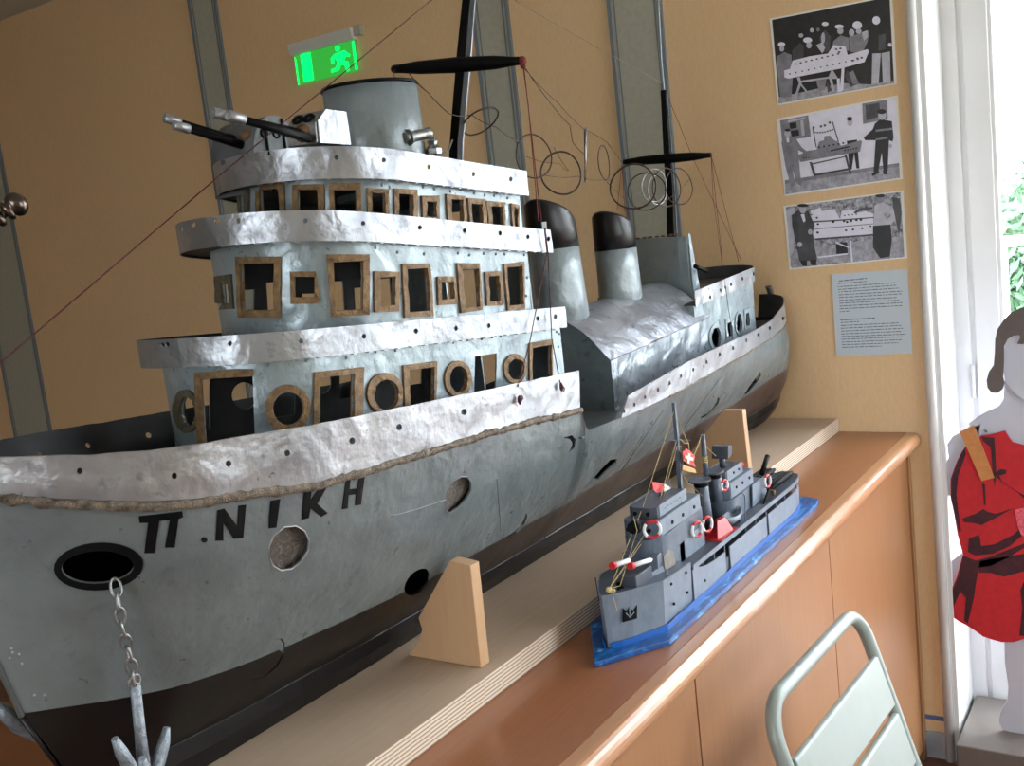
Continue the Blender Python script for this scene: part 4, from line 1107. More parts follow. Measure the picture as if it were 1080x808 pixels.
# ------------------------------------------------------------------ photographs and text panel
def grey(v, blue=1.08): return (int(v), int(v), min(255, int(v*blue)))
def gm_(name, v, v2, s=30):
    m = Mat(name); f = m.noise(s, 5, .7); m.set(m.mix(m.ramp(f, [(.35,(0,0,0,1)), (.65,(1,1,1,1))]), grey(v), grey(v2)), .35); return m.m
G = {0: gm_('print_black', 26, 40), 1: gm_('print_dark_grey', 62, 84), 2: gm_('print_mid_grey', 112, 140), 3: gm_('print_light_grey', 168, 190), 4: gm_('print_white', 214, 226), 5: gm_('print_mottled', 70, 190, 90), 6: gm_('print_ground', 130, 176, 60)}
GK = list(G); GL = [G[k] for k in GK]
def print_(name, corners, label, content, bg, bw=.006):
    P = [at(px, py, x=-.0002) for px, py in corners]
    for p in P: p.x = -.0002
    root = empty(name, tuple((P[0]+P[2])/2-V((0, 0, (P[0].z-P[2].z)/2))), label, 'photograph', 'black and white photographs on the far wall')
    MB().prism(P, (-.0012, 0, 0)).build('paper', M['paintwhite'], root)
    c = sum(P, V((0, 0, 0)))/4; Q = [p+((c-p).normalized())*bw*1.25 for p in P]
    b = MB(); b.prism([V((-.0015, p.y, p.z)) for p in Q], (-.0002, 0, 0), GK.index(bg))
    y0, y1 = sorted((min(p.y for p in Q), max(p.y for p in Q))); z0, z1 = min(p.z for p in Q), max(p.z for p in Q); k = 0
    for sh, pl in content:
        k += 1; pts = []
        for px, py in pl:
            p = at(px, py, x=-.0018); pts.append(V((-.0018-.00004*k, max(y0, min(y1, p.y)), max(z0, min(z1, p.z)))))
        b.add(pts, [list(range(len(pts)))], GK.index(sh))
    b.build('picture', GL, root)
def C1(x, y, s=1077/160, ox=805, oy=0): return (ox+x/s, oy+y/s)
def tr(pl, ox, oy, s): return [(ox+pl[i]/s, oy+pl[i+1]/s) for i in range(0, len(pl), 2)]
def cir(x, y, r, ox, oy, s, ry=None): return [(ox+(x+r*math.cos(t))/s, oy+(y+(ry or r)*math.sin(t))/s) for t in [2*PI*i/12 for i in range(12)]]
S1 = 1077/160
p1 = []
a1 = lambda sh, *pl: p1.append((sh, tr(pl, 805, 0, S1))); c1 = lambda sh, x, y, r, ry=None: p1.append((sh, cir(x, y, r, 805, 0, S1, ry)))
a1(6, 110,690, 340,640, 560,590, 760,600, 940,570, 940,590, 105,735); a1(2, 95,400, 150,370, 200,390, 210,540, 200,690, 120,690, 105,560)
c1(4,130,315,26,16); c1(3,132,345,17,22); a1(1, 205,360, 260,300, 290,330, 285,420, 210,430); c1(3,268,252,17,15)
a1(0, 290,340, 330,320, 390,360, 385,430, 300,430); c1(4,315,285,32,20); c1(3,325,322,20,22); c1(3,345,215,14,16); c1(2,390,210,12,14)
a1(1, 400,260, 440,210, 480,260, 470,370, 410,370); c1(4,440,170,24,15); c1(3,425,270,14,40); a1(3, 375,320, 420,300, 440,340, 420,380)
a1(2, 500,290, 550,250, 610,270, 610,360, 520,360, 490,330); c1(4,540,190,32,16); c1(3,548,220,22,24)
a1(2, 610,260, 680,240, 750,220, 740,300, 700,380, 620,370); c1(3,628,232,20,26); c1(4,668,180,34,30); c1(3,678,222,20,20); a1(3, 700,230, 740,215, 745,260, 715,290)
a1(0, 760,200, 880,180, 915,300, 890,370, 775,380); c1(4,803,145,28,30); a1(1, 820,250, 870,240, 870,350, 820,360); a1(3, 775,380, 835,378, 820,590, 770,600); a1(3, 840,378, 900,365, 905,580, 850,590); c1(4,900,318,14,14)
a1(4, 150,500, 190,490, 210,430, 330,400, 460,380, 500,320, 585,330, 600,390, 740,350, 752,362, 720,440, 560,485, 180,558, 150,550)
for i in range(12): c1(1, 190+i*44, 525-i*9.5, 6, 6)
for i in range(9): c1(1, 230+i*38, 455-i*9, 9, 6)
for x, y in ((520,350),(550,345),(540,370),(700,410),(670,415),(640,430)): c1(1, x, y, 9, 7)
a1(4, 570,340, 585,340, 570,640, 545,655); a1(3, 240,550, 262,548, 275,590, 235,700, 220,700, 255,590); a1(3, 255,575, 470,545, 470,558, 265,588); a1(3, 270,590, 320,655, 310,660, 262,600); a1(3, 490,490, 530,550, 530,560, 465,560, 465,545)
a1(3, 470,560, 490,555, 510,650, 495,655); a1(2, 375,570, 450,560, 440,640, 400,650); a1(1, 450,570, 490,640, 460,660); a1(1, 600,500, 690,590, 620,620, 580,540); a1(2, 610,520, 640,500, 680,590, 640,600); a1(4, 525,560, 545,555, 548,650, 530,655)
print_('photograph', [(811.9,19.7),(941,-5.6),(945.9,88.4),(820,111.4)], 'topmost photo print, sailors in white caps around a ship model', p1, 0)
p2 = []
a2 = lambda sh, *pl: p2.append((sh, tr(pl, 810, 90, S1))); c2 = lambda sh, x, y, r, ry=None: p2.append((sh, cir(x, y, r, 810, 90, S1, ry)))
a2(6, 120,690, 380,640, 640,600, 940,560, 950,655, 125,775); a2(2, 120,675, 940,550, 940,575, 122,700)
a2(2, 85,250, 285,212, 305,365, 100,400); a2(3, 140,250, 260,225, 262,240, 142,262); a2(0, 150,270, 200,260, 205,300, 158,310); a2(0, 160,325, 215,315, 225,355, 170,365); a2(3, 230,250, 250,246, 262,355, 240,360)
a2(2, 668,130, 848,100, 850,240, 675,275); a2(1, 690,140, 790,125, 800,220, 700,250); a2(4, 655,285, 800,262, 800,272, 657,298)
a2(2, 95,400, 140,370, 200,380, 240,440, 290,480, 275,490, 215,460, 225,590, 240,720, 205,690, 175,600, 195,700, 165,725, 125,580); c2(3,138,340,22,28); c2(0,138,318,20,10); a2(4, 130,375, 150,370, 150,405, 135,405)
a2(4, 545,330, 580,290, 630,310, 645,370, 635,400, 560,410); c2(3,582,262,20,28); c2(0,580,238,20,16); a2(0, 560,395, 632,385, 650,590, 628,590, 612,480, 595,600, 580,590)
a2(0, 760,270, 800,240, 880,255, 892,370, 885,400, 860,390, 850,610, 820,610, 808,480, 785,600, 750,620, 765,390, 690,390, 680,372, 745,310); c2(3,810,212,28,34); c2(0,808,186,32,18); a2(2, 765,315, 885,300, 885,315, 765,330); a2(2, 765,378, 850,365, 850,378, 765,392); c2(3,870,430,12,16); a2(0, 735,630, 785,600, 790,620, 745,645); a2(0, 815,605, 845,605, 848,635, 820,632)
a2(2, 210,500, 280,465, 345,455, 365,400, 400,390, 400,362, 440,355, 470,390, 500,400, 520,430, 660,390, 668,400, 655,470, 230,545)
for i in range(6): c2(0, 365+i*34, 440-i*6, 7, 7)
for i in range(5): c2(0, 548+i*20, 462-i*4, 6, 6)
for i in range(3): c2(0, 255+i*18, 516-i*2, 5, 5)
a2(0, 445,460, 580,430, 580,440, 445,470); a2(1, 315,300, 323,298, 348,440, 340,440); a2(1, 455,260, 463,258, 505,400, 497,402)
for i in range(8): c2(1, 335+i*18, 335-3*i+8*math.sin(PI*i/7), 8, 5)
for x, y in ((325,300),(378,292),(405,285),(440,265)): c2(1, x, y, 9, 9)
a2(1, 295,545, 312,543, 345,640, 325,640); a2(1, 545,495, 560,493, 595,630, 580,630); a2(1, 330,630, 590,585, 590,600, 330,645); a2(1, 310,555, 560,500, 560,508, 312,564)
print_('photograph', [(818.9,125.5),(946.7,100.6),(952.2,188.7),(827.8,206.9)], 'middle photo print, three men beside a ship model on trestles', p2, 4)
S3 = 1080/160
p3 = []
a3 = lambda sh, *pl: p3.append((sh, tr(pl, 815, 190, S3))); c3 = lambda sh, x, y, r, ry=None: p3.append((sh, cir(x, y, r, 815, 190, S3, ry)))
a3(6, 125,520, 300,480, 560,440, 940,400, 950,540, 125,615); a3(3, 100,210, 160,190, 150,500, 120,560)
a3(4, 270,215, 340,195, 350,220, 440,205, 480,280, 490,220, 580,210, 600,235, 660,220, 715,240, 720,385, 560,400, 300,420, 275,330); a3(1, 280,292, 480,280, 720,262, 720,270, 480,290, 285,302); a3(2, 300,345, 715,308, 715,314, 300,352); a3(1, 300,415, 720,383, 720,395, 560,408, 300,428)
for x, y, r in ((322,313,9),(430,295,12),(508,292,9),(530,298,10),(558,290,10),(596,284,10),(628,282,10),(522,358,9),(572,352,9),(637,343,9),(697,328,8),(320,373,10),(512,252,6),(540,248,6),(568,246,6),(596,243,6),(315,268,8),(278,246,6)): c3(0, x, y, r, r*.8)
a3(1, 575,230, 620,200, 710,190, 712,205, 630,212, 590,240); a3(0, 450,450, 530,440, 535,520, 455,525); a3(4, 548,430, 558,428, 572,580, 560,580); a3(4, 320,545, 535,520, 535,530, 320,555); a3(4, 450,440, 545,475, 545,485, 450,450)
a3(1, 135,250, 190,210, 255,220, 300,320, 285,380, 300,480, 318,560, 250,575, 190,575, 170,470, 140,330); c3(3,215,205,26,32); c3(0,215,180,40,12); a3(4, 200,245, 225,240, 235,290, 220,300); c3(3,268,368,16,20); c3(3,193,458,18,18); a3(0, 195,575, 245,572, 245,612, 215,612); a3(0, 265,570, 315,562, 310,605, 275,607)
a3(3, 725,180, 780,155, 850,190, 895,245, 850,310, 830,320, 720,330); a3(5, 790,240, 830,230, 850,250, 810,285); c3(2,760,135,36,30); c3(0,765,110,34,14); a3(0, 715,325, 840,315, 850,420, 835,545, 765,555, 715,480)
a3(1, 850,120, 905,130, 920,230, 900,400, 880,300, 860,200)
print_('photograph', [(826.3,217.3),(952.6,200.6),(957,272.2),(832.6,284.5)], 'lowest photo print, two men beside a long pale ship hull', p3, 5)
tp = empty('text_sign', tuple(at(922, 374, x=-.0002)), 'pale grey printed text panel on the far wall below the three photographs', 'sign')
P = [at(px, py, x=-.0002) for px, py in [(877.4,289),(957.3,283.8),(962.7,372.3),(882.5,375.7)]]
MB().prism(P, (-.003, 0, 0)).build('panel', flat('pale_blue_grey_card', (186,198,208), .5), tp)
b = MB(); random.seed(5)
rows_ = [(108,158,325,136,1.6)]+[(98,178,322,160,1),(100,203,545,170,1),(103,224,552,190,1),(104,243,575,212,1),(106,265,600,236,1),(108,286,606,256,1),(110,308,555,285,1),(112,330,575,305,1),(114,352,600,325,1),(114,373,598,348,1),(114,396,188,390,1)]+[(120,460,388,444,1.6),(122,480,265,472,1),(123,503,572,482,1),(124,524,598,502,1),(125,546,606,524,1),(126,568,590,548,1),(127,588,618,570,1),(128,610,600,590,1),(130,632,604,612,1),(132,652,568,636,1),(134,672,440,662,1)]
for xa_, ya_, xb_, yb_, wgt in rows_:
    s = 7.35; a = V((xa_, ya_)); c = V((xb_, yb_)); L_ = (c-a).length; t = 0
    while t < L_-6:
        w = min(random.uniform(12, 46), L_-t); p0_ = a+(c-a)*(t/L_); p1_ = a+(c-a)*((t+w)/L_); h_ = 3.0*wgt**.5
        qd = [at(870+x_/s, 275+y_/s, x=-.0034) for x_, y_ in ((p0_.x, p0_.y-h_), (p1_.x, p1_.y-h_), (p1_.x, p1_.y+h_), (p0_.x, p0_.y+h_))]
        b.add(qd, [(0,1,2,3)]); t += w+random.uniform(5, 8)
b.build('printed_lines', flat('faded_print_ink', (84,94,112), .6), tp)
random.seed(11)

# ------------------------------------------------------------------ folding chair
chm = mk('pale_green_grey_powder_coat', (142,152,148), (134,144,140), 8, .38, .1, .05, .0004)
chair = empty('folding_chair', (-1.2, -.32, 0), 'pale grey-green metal folding chair with slatted back standing in front of the cabinet', 'chair')
th = math.radians(-3); ex_ = V((math.cos(th), math.sin(th), 0)); ey_ = V((-math.sin(th), math.cos(th), 0))
ZT = .822; RC = .30; sc0 = V((-1.212, -.105, ZT)); HW = .200
def cp(s, h, off=0): return sc0+ex_*s+V((0, 0, h-ZT))+ey_*(-(ZT-h)*RC+off)
pts = [cp(-HW, .44), cp(-HW, .60), cp(-HW, ZT-.055)]
for i in range(1, 7):
    a = PI/2*i/6; pts.append(cp(-HW+.055*(1-math.cos(a)), ZT-.055+.055*math.sin(a)))
pts.append(cp(0, ZT))
for i in range(0, 7):
    a = PI/2*(1-i/6); pts.append(cp(HW-.055*(1-math.cos(a)), ZT-.055+.055*math.sin(a)))
pts += [cp(HW, .60), cp(HW, .44), cp(HW+0, .02, 0)]
pts = [cp(-HW, .02)]+pts
MB().tube(pts, .0115, 14).build('back_frame', chm, chair)
def slat(h0, h1, nm, off=-.002):
    b = MB(); A = [cp(-HW+.012, h0, off), cp(HW-.012, h0, off), cp(HW-.012, h1, off), cp(-HW+.012, h1, off)]; nn = -ey_*.012
    b.add(A+[p+nn*.9 for p in A], [(0,1,2,3),(4,5,6,7),(0,1,5,4),(1,2,6,5),(2,3,7,6),(3,0,4,7)])
    b.build(nm, chm, chair, bevel=.003)
for h0, h1 in ((.662,.745),(.565,.648),(.468,.551)): slat(h0, h1, 'back_slat')
for i in range(5):
    y0 = -.22-i*.075; a = V((-1.212, -.105, .45))+ey_*(y0+.0)
    b = MB(); A = [a-ex_*(HW-.014), a+ex_*(HW-.014), a+ex_*(HW-.014)-ey_*.065, a-ex_*(HW-.014)-ey_*.065]; b.add(A+[p+V((0,0,.012)) for p in A], [(0,1,2,3),(4,5,6,7),(0,1,5,4),(1,2,6,5),(2,3,7,6),(3,0,4,7)]); b.build('seat_slat', chm, chair, bevel=.003)
for s in (-1, 1):
    a = V((-1.212, -.105, 0))+ex_*s*(HW-.016)
    MB().tube([a+ey_*(-.56)+V((0,0,.448)), a+ey_*(-.20)+V((0,0,.448)), a+ey_*(.03-.10)+V((0,0,.02))], .010, 10).build('leg', chm, chair)

# ------------------------------------------------------------------ plinth and cut-out figure
ZP = .10
b = MB(); b.box((-.10, -.95, 0), (.198, -.078, ZP)); o = b.build('display_plinth', mk('dark_grey_plinth_paint', (112,104,98), (96,90,86), 6, .4), None, bevel=.003)
tag(o, 'low dark grey display plinth below the cut-out figure by the window', 'plinth')
fig = empty('cutout_figure', (.02, -.27, ZP), 'flat cut-out child figure in a red coat with a blank face, on the plinth', 'cut-out figure')
FX = .02
def cut(name, poly, mat, layer, t=.005, sub=None, bev=.0008):
    P = [at(px, py, x=FX) for px, py in poly]
    for p in P: p.x = FX-layer*.0052
    return MB().prism(P, (-t, 0, 0)).build(name, mat, sub or fig, bevel=bev)
wh = mk('pale_lilac_white_board', (188,192,206), (178,182,198), 5, .5, 0, .05, .0004); redm = mk('red_printed_cloth', (190,30,40), (172,24,36), 60, .75, 0, .3, .0005); dk = mk('dark_plum_brush_strokes', (70,20,34), (40,14,26), 60, .7); hairm = mk('taupe_hair_board', (98,90,88), (90,82,80), 30, .7); tanm = mk('tan_leather_strap', (196,134,76), (180,118,66), 60, .6)
cut('body', [(1060,398),(1059,420),(1054,428),(1040,434),(1022,446),(1030,470),(1040,520),(1036,600),(1052,660),(1059.6,673),(1060,700),(1064,723),(1062.7,738),(1055.5,750),(1053.4,760.6),(1058,769),(1075,774),(1092,774),(1096,740),(1100,672),(1116,672),(1120,740),(1124,778),(1150,782),(1156,775),(1148,740),(1150,672),(1170,560),(1185,470),(1150,438),(1124,425),(1122,396)], wh, 0)
cut('head', [(1062,352),(1058,385),(1061,402),(1068,412),(1080,421),(1094,425),(1108,422),(1121,411),(1128,392),(1130,360),(1120,338),(1095,328),(1072,334)], wh, 1)
cut('hair', [(1095,320),(1080,323),(1068,328),(1060,336),(1053,346),(1050.5,357),(1050,372),(1049,384),(1044,391),(1041.5,400),(1042.5,408),(1046.5,413),(1053,413.5),(1058.5,409.5),(1060.5,403),(1059,396),(1060,380),(1060,364),(1063.5,357),(1070,353),(1076,352.5),(1077,355),(1073.5,361.5),(1080,362),(1090,352),(1104,350),(1122,358),(1128,372),(1128,396),(1134,405),(1142,402),(1144,390),(1138,376),(1138,350),(1126,330),(1110,322)], hairm, 2)
arm = cut('arm', [(1035,447),(1020,452),(1005,460),(999.5,468),(1000,476),(1001,482),(996,494),(992.5,508),(991.5,520),(1003,523),(1010,523),(1018,490),(1030,470)], wh, 0.0)
cut('hand', [(1016,582),(1003,592),(1000,612),(995,620),(999,625),(1006,630),(1014,612)], wh, 0)
dress = cut('red_coat', [(1036,458),(1046,457),(1061,453),(1065,460),(1069,465),(1080,468),(1096,467),(1120,455),(1150,470),(1166,500),(1170,560),(1156,590),(1166,640),(1172,655),(1150,668),(1120,676),(1100,671),(1080,672),(1070,675),(1057,675),(1046,672),(1037.6,669),(1028,662),(1020,657),(1012,653),(1005,648),(999,639),(1003,624),(1010,607),(1016.8,582.6),(1011,562),(1007.7,542),(1003.7,523),(1003.7,504),(1007,494),(1011,484),(1015,476),(1019,470)], redm, 2)
def stroke(poly): cut('brush_stroke', poly, dk, 3.0, .0008, dress, 0)
stroke([(1019,470),(1012,483),(1005,503),(1004.5,523),(1008.5,543),(1013,560),(1015,558),(1012,538),(1010,520),(1012,500),(1020,478)])
stroke([(1036,459),(1050,460),(1052,498),(1050,512),(1048,495),(1046,470),(1038,464)])
stroke([(1051,497),(1056,493),(1063,494),(1062,498),(1055,500),(1058,506),(1068,513),(1082,521),(1090,532),(1075,518),(1060,508),(1052,501)])
stroke([(1037,508),(1039,530),(1041,532),(1040,509)]); stroke([(1016,545),(1030,540),(1038,535),(1043,538),(1052,540),(1070,534),(1050,545),(1036,552),(1030,550),(1018,549)])
stroke([(1017,584),(1030,589),(1046,585),(1064,578),(1084,570),(1084,574),(1064,586),(1048,594),(1034,597),(1031,610),(1028,630),(1022,655),(1018,652),(1020,628),(1014,622),(1006,640),(1000,638),(1006,620),(1012,606)])
stroke([(1034,590),(1048,587),(1082,582),(1082,600),(1060,606),(1046,602),(1034,602)])
stroke([(1023,566),(1034,562),(1036,574),(1050,572),(1070,562),(1076,556),(1080,562),(1066,574),(1048,582),(1030,584),(1022,580)])
stroke([(1077,620),(1086,600),(1090,640),(1086,668),(1076,668),(1079,640)])
cut('lace_cuff', [(1071.5,536),(1078,534),(1086,534),(1086,566),(1078,562),(1074,552)], mk('pink_lace', (226,120,136), (190,50,70), 120, .8), 3.1, .0012)
cut('shoulder_strap', [(1013.5,453.5),(1028,447),(1031,452),(1050,502),(1036.5,505.5)], tanm, 3.4, .002)
b = MB(); c = at(1040.5, 453.5, x=FX); c.x = FX-.006; b.ball(c, .0055, 0, 10, 6, (.7, 1, 1)); b.build('bolt', M['galv'], fig)
# ------------------------------------------------------------------ the small patrol boat model
bg = mk('slate_blue_grey_paint', (82,94,110), (70,82,98), 60, .45, .0, .3, .0006)
bl = mk('light_blue_grey_side_paint', (112,124,140), (98,110,126), 50, .4, .05, .3, .0006)
bdk = mk('dark_slate_deck_paint', (66,72,84), (52,58,70), 60, .5, 0, .3, .0006)
redp = flat('red_enamel', (186,28,34), .35); whp = mk('boat_white_paint', (226,226,230), (206,208,214), 60, .4); gwood = mk('grey_wood_splinter', (134,128,122), (110,104,98), 50, .6)
def sea():
    m = Mat('painted_blue_sea'); f = m.noise(45, 5, .6, m.mapping((.35,1,1)), 1.2)
    m.set(m.ramp(f, [(.48,(8,66,128)), (.56,(16,92,164)), (.63,(50,140,200)), (.72,(170,210,228))]), .3); m.bump((f, .4, .002)); return m.m
YB = .113; BZ0 = TOPZ
boat = empty('model_boat', (-1.07, YB, TOPZ), 'small slate grey patrol boat model on a blue painted sea base', 'ship model')
base = [(-1.523,.109),(-1.417,.041),(-.700,.044),(-.665,.050),(-.655,.072),(-.655,.150),(-.668,.176),(-.70,.183),(-1.40,.185)]
o = MB().prism([V((x, y, TOPZ+.0003)) for x, y in base], (0, 0, .0085)).build('sea_base', [sea()], boat, bevel=.001)
ZB = TOPZ+.0085
HB = .054
bow = -1.478
def bh(x):   # half breadth of the little hull
    if x < -1.385: return max(.0, HB*((x-bow)/(-1.385-bow))**.75)
    if x > -.80: return HB*(1-.22*((x+.80)/.08)**2)
    return HB
st = [bow, -1.474, -1.46, -1.44, -1.415, -1.385, -1.35, -1.30, -1.284]
def zfore(x): return .981+.010*max(0, (-1.284-x)/.19)
b = MB(); rows = []
for x in st:
    h = bh(x); zt = zfore(x); rows.append([V((x+.006*(1 if x < -1.45 else 0), YB-h*.93, ZB)), V((x, YB-h, zt)), V((x, YB-max(0, h-.002), zt)), V((x, YB-max(0, h-.002), zt-.003)), V((x, YB+max(0, h-.002), zt-.003)), V((x, YB+max(0, h-.002), zt)), V((x, YB+h, zt)), V((x+.006*(1 if x < -1.45 else 0), YB+h*.93, ZB))])
b.loft(rows, 0, True, False)
bhull = b.build('bow_hull', [bl], boat, merge=.0003)
MB().loft([[V((x, YB-max(.0005, bh(x)-.0025), zfore(x)-.0032)), V((x, YB-max(.0005, bh(x)-.0025), zfore(x)-.0008)), V((x, YB+max(.0005, bh(x)-.0025), zfore(x)-.0008)), V((x, YB+max(.0005, bh(x)-.0025), zfore(x)-.0032))] for x in st[1:]], 0, True, False).build('foredeck', bg, boat)
def ztopside(x):   # top of the low side plating behind the bow, with the dip and the step
    pts_ = [(-1.284,.976),(-1.262,.966),(-1.235,.9575),(-1.19,.953),(-1.146,.953)]
    for (a, za), (c, zc) in zip(pts_, pts_[1:]):
        if a <= x <= c: return za+(zc-za)*(x-a)/(c-a)
    return .955
def sideplate(x0, x1, nm, sgn, n=10):
    b = MB(); rows = []
    for i in range(n+1):
        x = x0+(x1-x0)*i/n; h = bh(x); zt = ztopside(x); y = YB-sgn*h
        rows.append([V((x, y, ZB)), V((x, y, zt)), V((x, y+sgn*.0022, zt)), V((x, y+sgn*.0022, ZB))])
    return b.loft(rows, 0, True, False).build(nm, [bl], boat)
for sgn in (1, -1):
    sideplate(-1.281, -1.147, 'side_plate', sgn); sideplate(-1.126, -.945, 'side_plate', sgn, 4); sideplate(-.934, -.725, 'side_plate', sgn, 6)
b = MB(); rows = []
for x in (-1.284, -1.2, -1.0, -.85, -.8, -.76, -.727):
    h = bh(x)-.003; rows.append([V((x, YB-h, ZB)), V((x, YB-h, .939)), V((x, YB+h, .939)), V((x, YB+h, ZB))])
b.loft(rows, 0, True, False); b.build('lower_hull', bdk, boat)
# blue waterline stripe
b = MB(); rows = []
xs5 = [bow+.004, -1.46, -1.44, -1.41, -1.385, -1.28, -1.1, -.9, -.8, -.76, -.724]
for sgn in (1, -1):
    rows = []
    for x in xs5:
        y = YB-sgn*(bh(x)+.0012); rows.append([V((x, y, ZB)), V((x, y, ZB+.009)), V((x, y+sgn*.002, ZB+.009)), V((x, y+sgn*.002, ZB))])
    b.loft(rows, 0, True, False)
b.build('waterline_stripe', flat('waterline_blue', (20,84,160), .35), boat)
# upper deck plate with light edge, on little posts
UZ = .968; rows = []
for x in (-1.283, -1.2, -1.0, -.85, -.80, -.76, -.73, -.705): 
    h = bh(min(x, -.73))+.001-(.012 if x > -.72 else 0); rows.append([V((x, YB-h, UZ)), V((x, YB-h, UZ+.0045)), V((x, YB+h, UZ+.0045)), V((x, YB+h, UZ))])
ud = MB().loft(rows, 0, True, False).build('upper_deck', bdk, boat)
for sgn in (1, -1):
    b = MB(); rr2 = []
    for x in (-1.281, -1.2, -1.0, -.85, -.80, -.76, -.73, -.708):
        h = bh(min(x, -.73))+.001-(.010 if x > -.72 else 0); y = YB-sgn*h; rr2.append([V((x, y-sgn*.0016, UZ-.0008)), V((x, y-sgn*.0016, UZ+.0072)), V((x, y, UZ+.0072)), V((x, y, UZ-.0008))])
    b.loft(rr2, 0, True, False); b.build('deck_edge_strip', bl, ud)
for x in (-1.23, -1.185, -1.14, -1.04, -.99, -.935, -.88, -.83, -.78, -.735):
    for sgn in (1, -1): MB().tube([V((x, YB-sgn*(bh(x)-.0035), .938)), V((x, YB-sgn*(bh(x)-.0035), UZ+.001))], .0013, 6).build('deck_post', bl, boat)
# portholes and little anchor at the bow
def disc(c, n, r, nm, mat, par, t=.0012, hole=0):
    n = V(n).normalized(); u = n.orthogonal().normalized(); w = n.cross(u)
    return MB().loft([[V(c)+n*h+(u*math.cos(a)+w*math.sin(a))*r for a in [2*PI*i/14 for i in range(14)]] for h in (-t, t)], 0, True).build(nm, mat, par)
for px, py in [(694.7,626.5),(708,616),(723.5,604),(697,648.5),(711,637),(725,625),(743.5,612.5)]:
    p = at(px, py, y=YB-HB)
    if p.x < -1.385:
        d = V((-1.385-bow, -HB, 0)).normalized(); n = V((d.y, -d.x, 0)); n = n if n.y < 0 else -n
    else: n = V((0, -1, 0))
    if p.x > -1.39: disc(p, n, .0026 if px < 700 else .0022, 'porthole', M['black'], bhull)
def onbow(px, py, off=.0012):
    # point on the flat near bow plate under a pixel
    A0 = V((-1.462, YB-bh(-1.462), .95)); A1 = V((-1.39, YB-bh(-1.39), .95)); n = (A1-A0).cross(V((0, 0, 1))).normalized()
    if n.y > 0: n = -n
    d = ray(px, py); t = (A0-CAM).dot(n)/d.dot(n); return CAM+d*t+n*off, n
b = MB(); P = [onbow(*c)[0] for c in [(656,641),(660,645),(663,640),(667,644),(671,638),(671,652),(656,656)]]; b.prism(P, onbow(660,648)[1]*.001); b.build('anchor_recess', M['black'], bhull)
b = MB(); P = [onbow(663,640,.002)[0], onbow(663.5,650,.002)[0]]; b.tube(P, .0012, 6); b.tube([onbow(659,646,.002)[0], onbow(663.5,651,.002)[0], onbow(668,645,.002)[0]], .0011, 6); b.build('anchor', bl, bhull)
for px, py in [(681,627),(676,650)]: p_, n_ = onbow(px, py); 
pw = MB(); pw.box((-1.4705, YB-.003, ZB), (-1.4675, YB+.003, .99)); pw.build('stem_post', bl, bhull)
# foredeck gear
zf = .981
b = MB(); b.loft([[V((x, YB-h, zf-.002)), V((x, YB+h, zf-.002)), V((x, YB+h*.9, zf+.010)), V((x, YB-h*.9, zf+.010))] for x, h in ((-1.400,.018),(-1.375,.030),(-1.335,.034))], 0, True, False); b.build('gun_platform', bg, boat)
b = MB()
for i in range(7):
    p = V((-1.430+random.uniform(-.018, .016), YB-.012+random.uniform(-.014, .02), zf+.003)); b.ball(p, random.uniform(.004, .007), 0, 7, 4)
b.tube([V((-1.432, YB-.004, zf)), V((-1.430, YB-.004, zf+.014))], .004, 8); b.build('windlass', M['black'], boat)
b = MB(); b.ball(V((-1.462, YB-.004, zf+.014)), .005, 0, 8, 5); b.ball(V((-1.458, YB-.009, zf+.011)), .0036, 0, 8, 5); b.build('thread_knot', M['thread_cream'], boat)
MB().tube([V((-1.466, YB+.012, zf-.004)), V((-1.470, YB+.012, zf+.034))], .0009, 6).build('jackstaff', M['wire'], boat)
b = MB(); P_ = at(704, 611, y=YB-.045); b.tube([V((P_.x, P_.y, zf-.006)), V((P_.x, P_.y, zf+.011))], .0018, 8); b.build('bollard', bl, boat)
# wheelhouse blocks
def oct_(x0, x1, h, z0, z1, ch, h2=None):
    h2 = h2 or h
    pts_ = [(x0, -h+ch*1.2), (x0+ch, -h), (x1, -h2), (x1, h2), (x0+ch, h), (x0, h-ch*1.2)]
    return [[V((x, YB+y, z0)) for x, y in pts_], [V((x, YB+y, z1)) for x, y in pts_]]
def blk(nm, x0, x1, h, z0, z1, ch, mat, par=None, taper=None, bev=.0008):
    r = oct_(x0, x1, h, z0, z1, ch)
    return MB().loft(r, 0, True, False).build(nm, mat, par or boat, bevel=bev)
XA = at(668, 588, y=YB-.02).x
blk('bridge_base', -1.362, -1.25, .030, .970, 1.012, .012, bg)
# rounded middle tier: wide drum
def rnd(nm, xc, L, h, z0, z1, mat, x1):
    P = []
    for i in range(17):
        t = PI/2+PI*i/16; P.append((xc+L*math.cos(t), YB+h*math.sin(t)))
    P = [(x1, YB+h*.8)]+P+[(x1, YB-h*.8)]
    return MB().loft([[V((x, y, z)) for x, y in P] for z in (z0, z1)], 0, True, False).build(nm, mat, boat, bevel=.0008)
rnd('lower_bridge', -1.315, .044, .034, 1.004, 1.036, bg, -1.165)
b = MB(); b.box((-1.27, YB-.030, .972), (-1.17, YB+.030, 1.006)); b.build('deckhouse', bl, boat, bevel=.001)
w1 = blk('wheelhouse', -1.345, -1.178, .030, 1.036, 1.062, .010, bg)
w2 = blk('wheelhouse_roof', -1.332, -1.215, .024, 1.062, 1.080, .008, bdk)
for nm_, x0_, x1_, h_, z0_, z1_, par_ in (('side_plate_panel', -1.335, -1.179, .0306, 1.037, 1.0615, w1), ('side_plate_panel', -1.322, -1.216, .0246, 1.063, 1.0815, w2)):
    for sgn in (1, -1): b = MB(); b.box((x0_+.004, YB-sgn*h_-.0006, z0_), (x1_, YB-sgn*h_+.0006, z1_)); b.build(nm_, bl, par_)
for x in (-1.29, -1.25, -1.205): disc((x, YB-.0314, 1.047), (0,-1,0), .003, 'porthole', M['black'], w1)
b = MB()
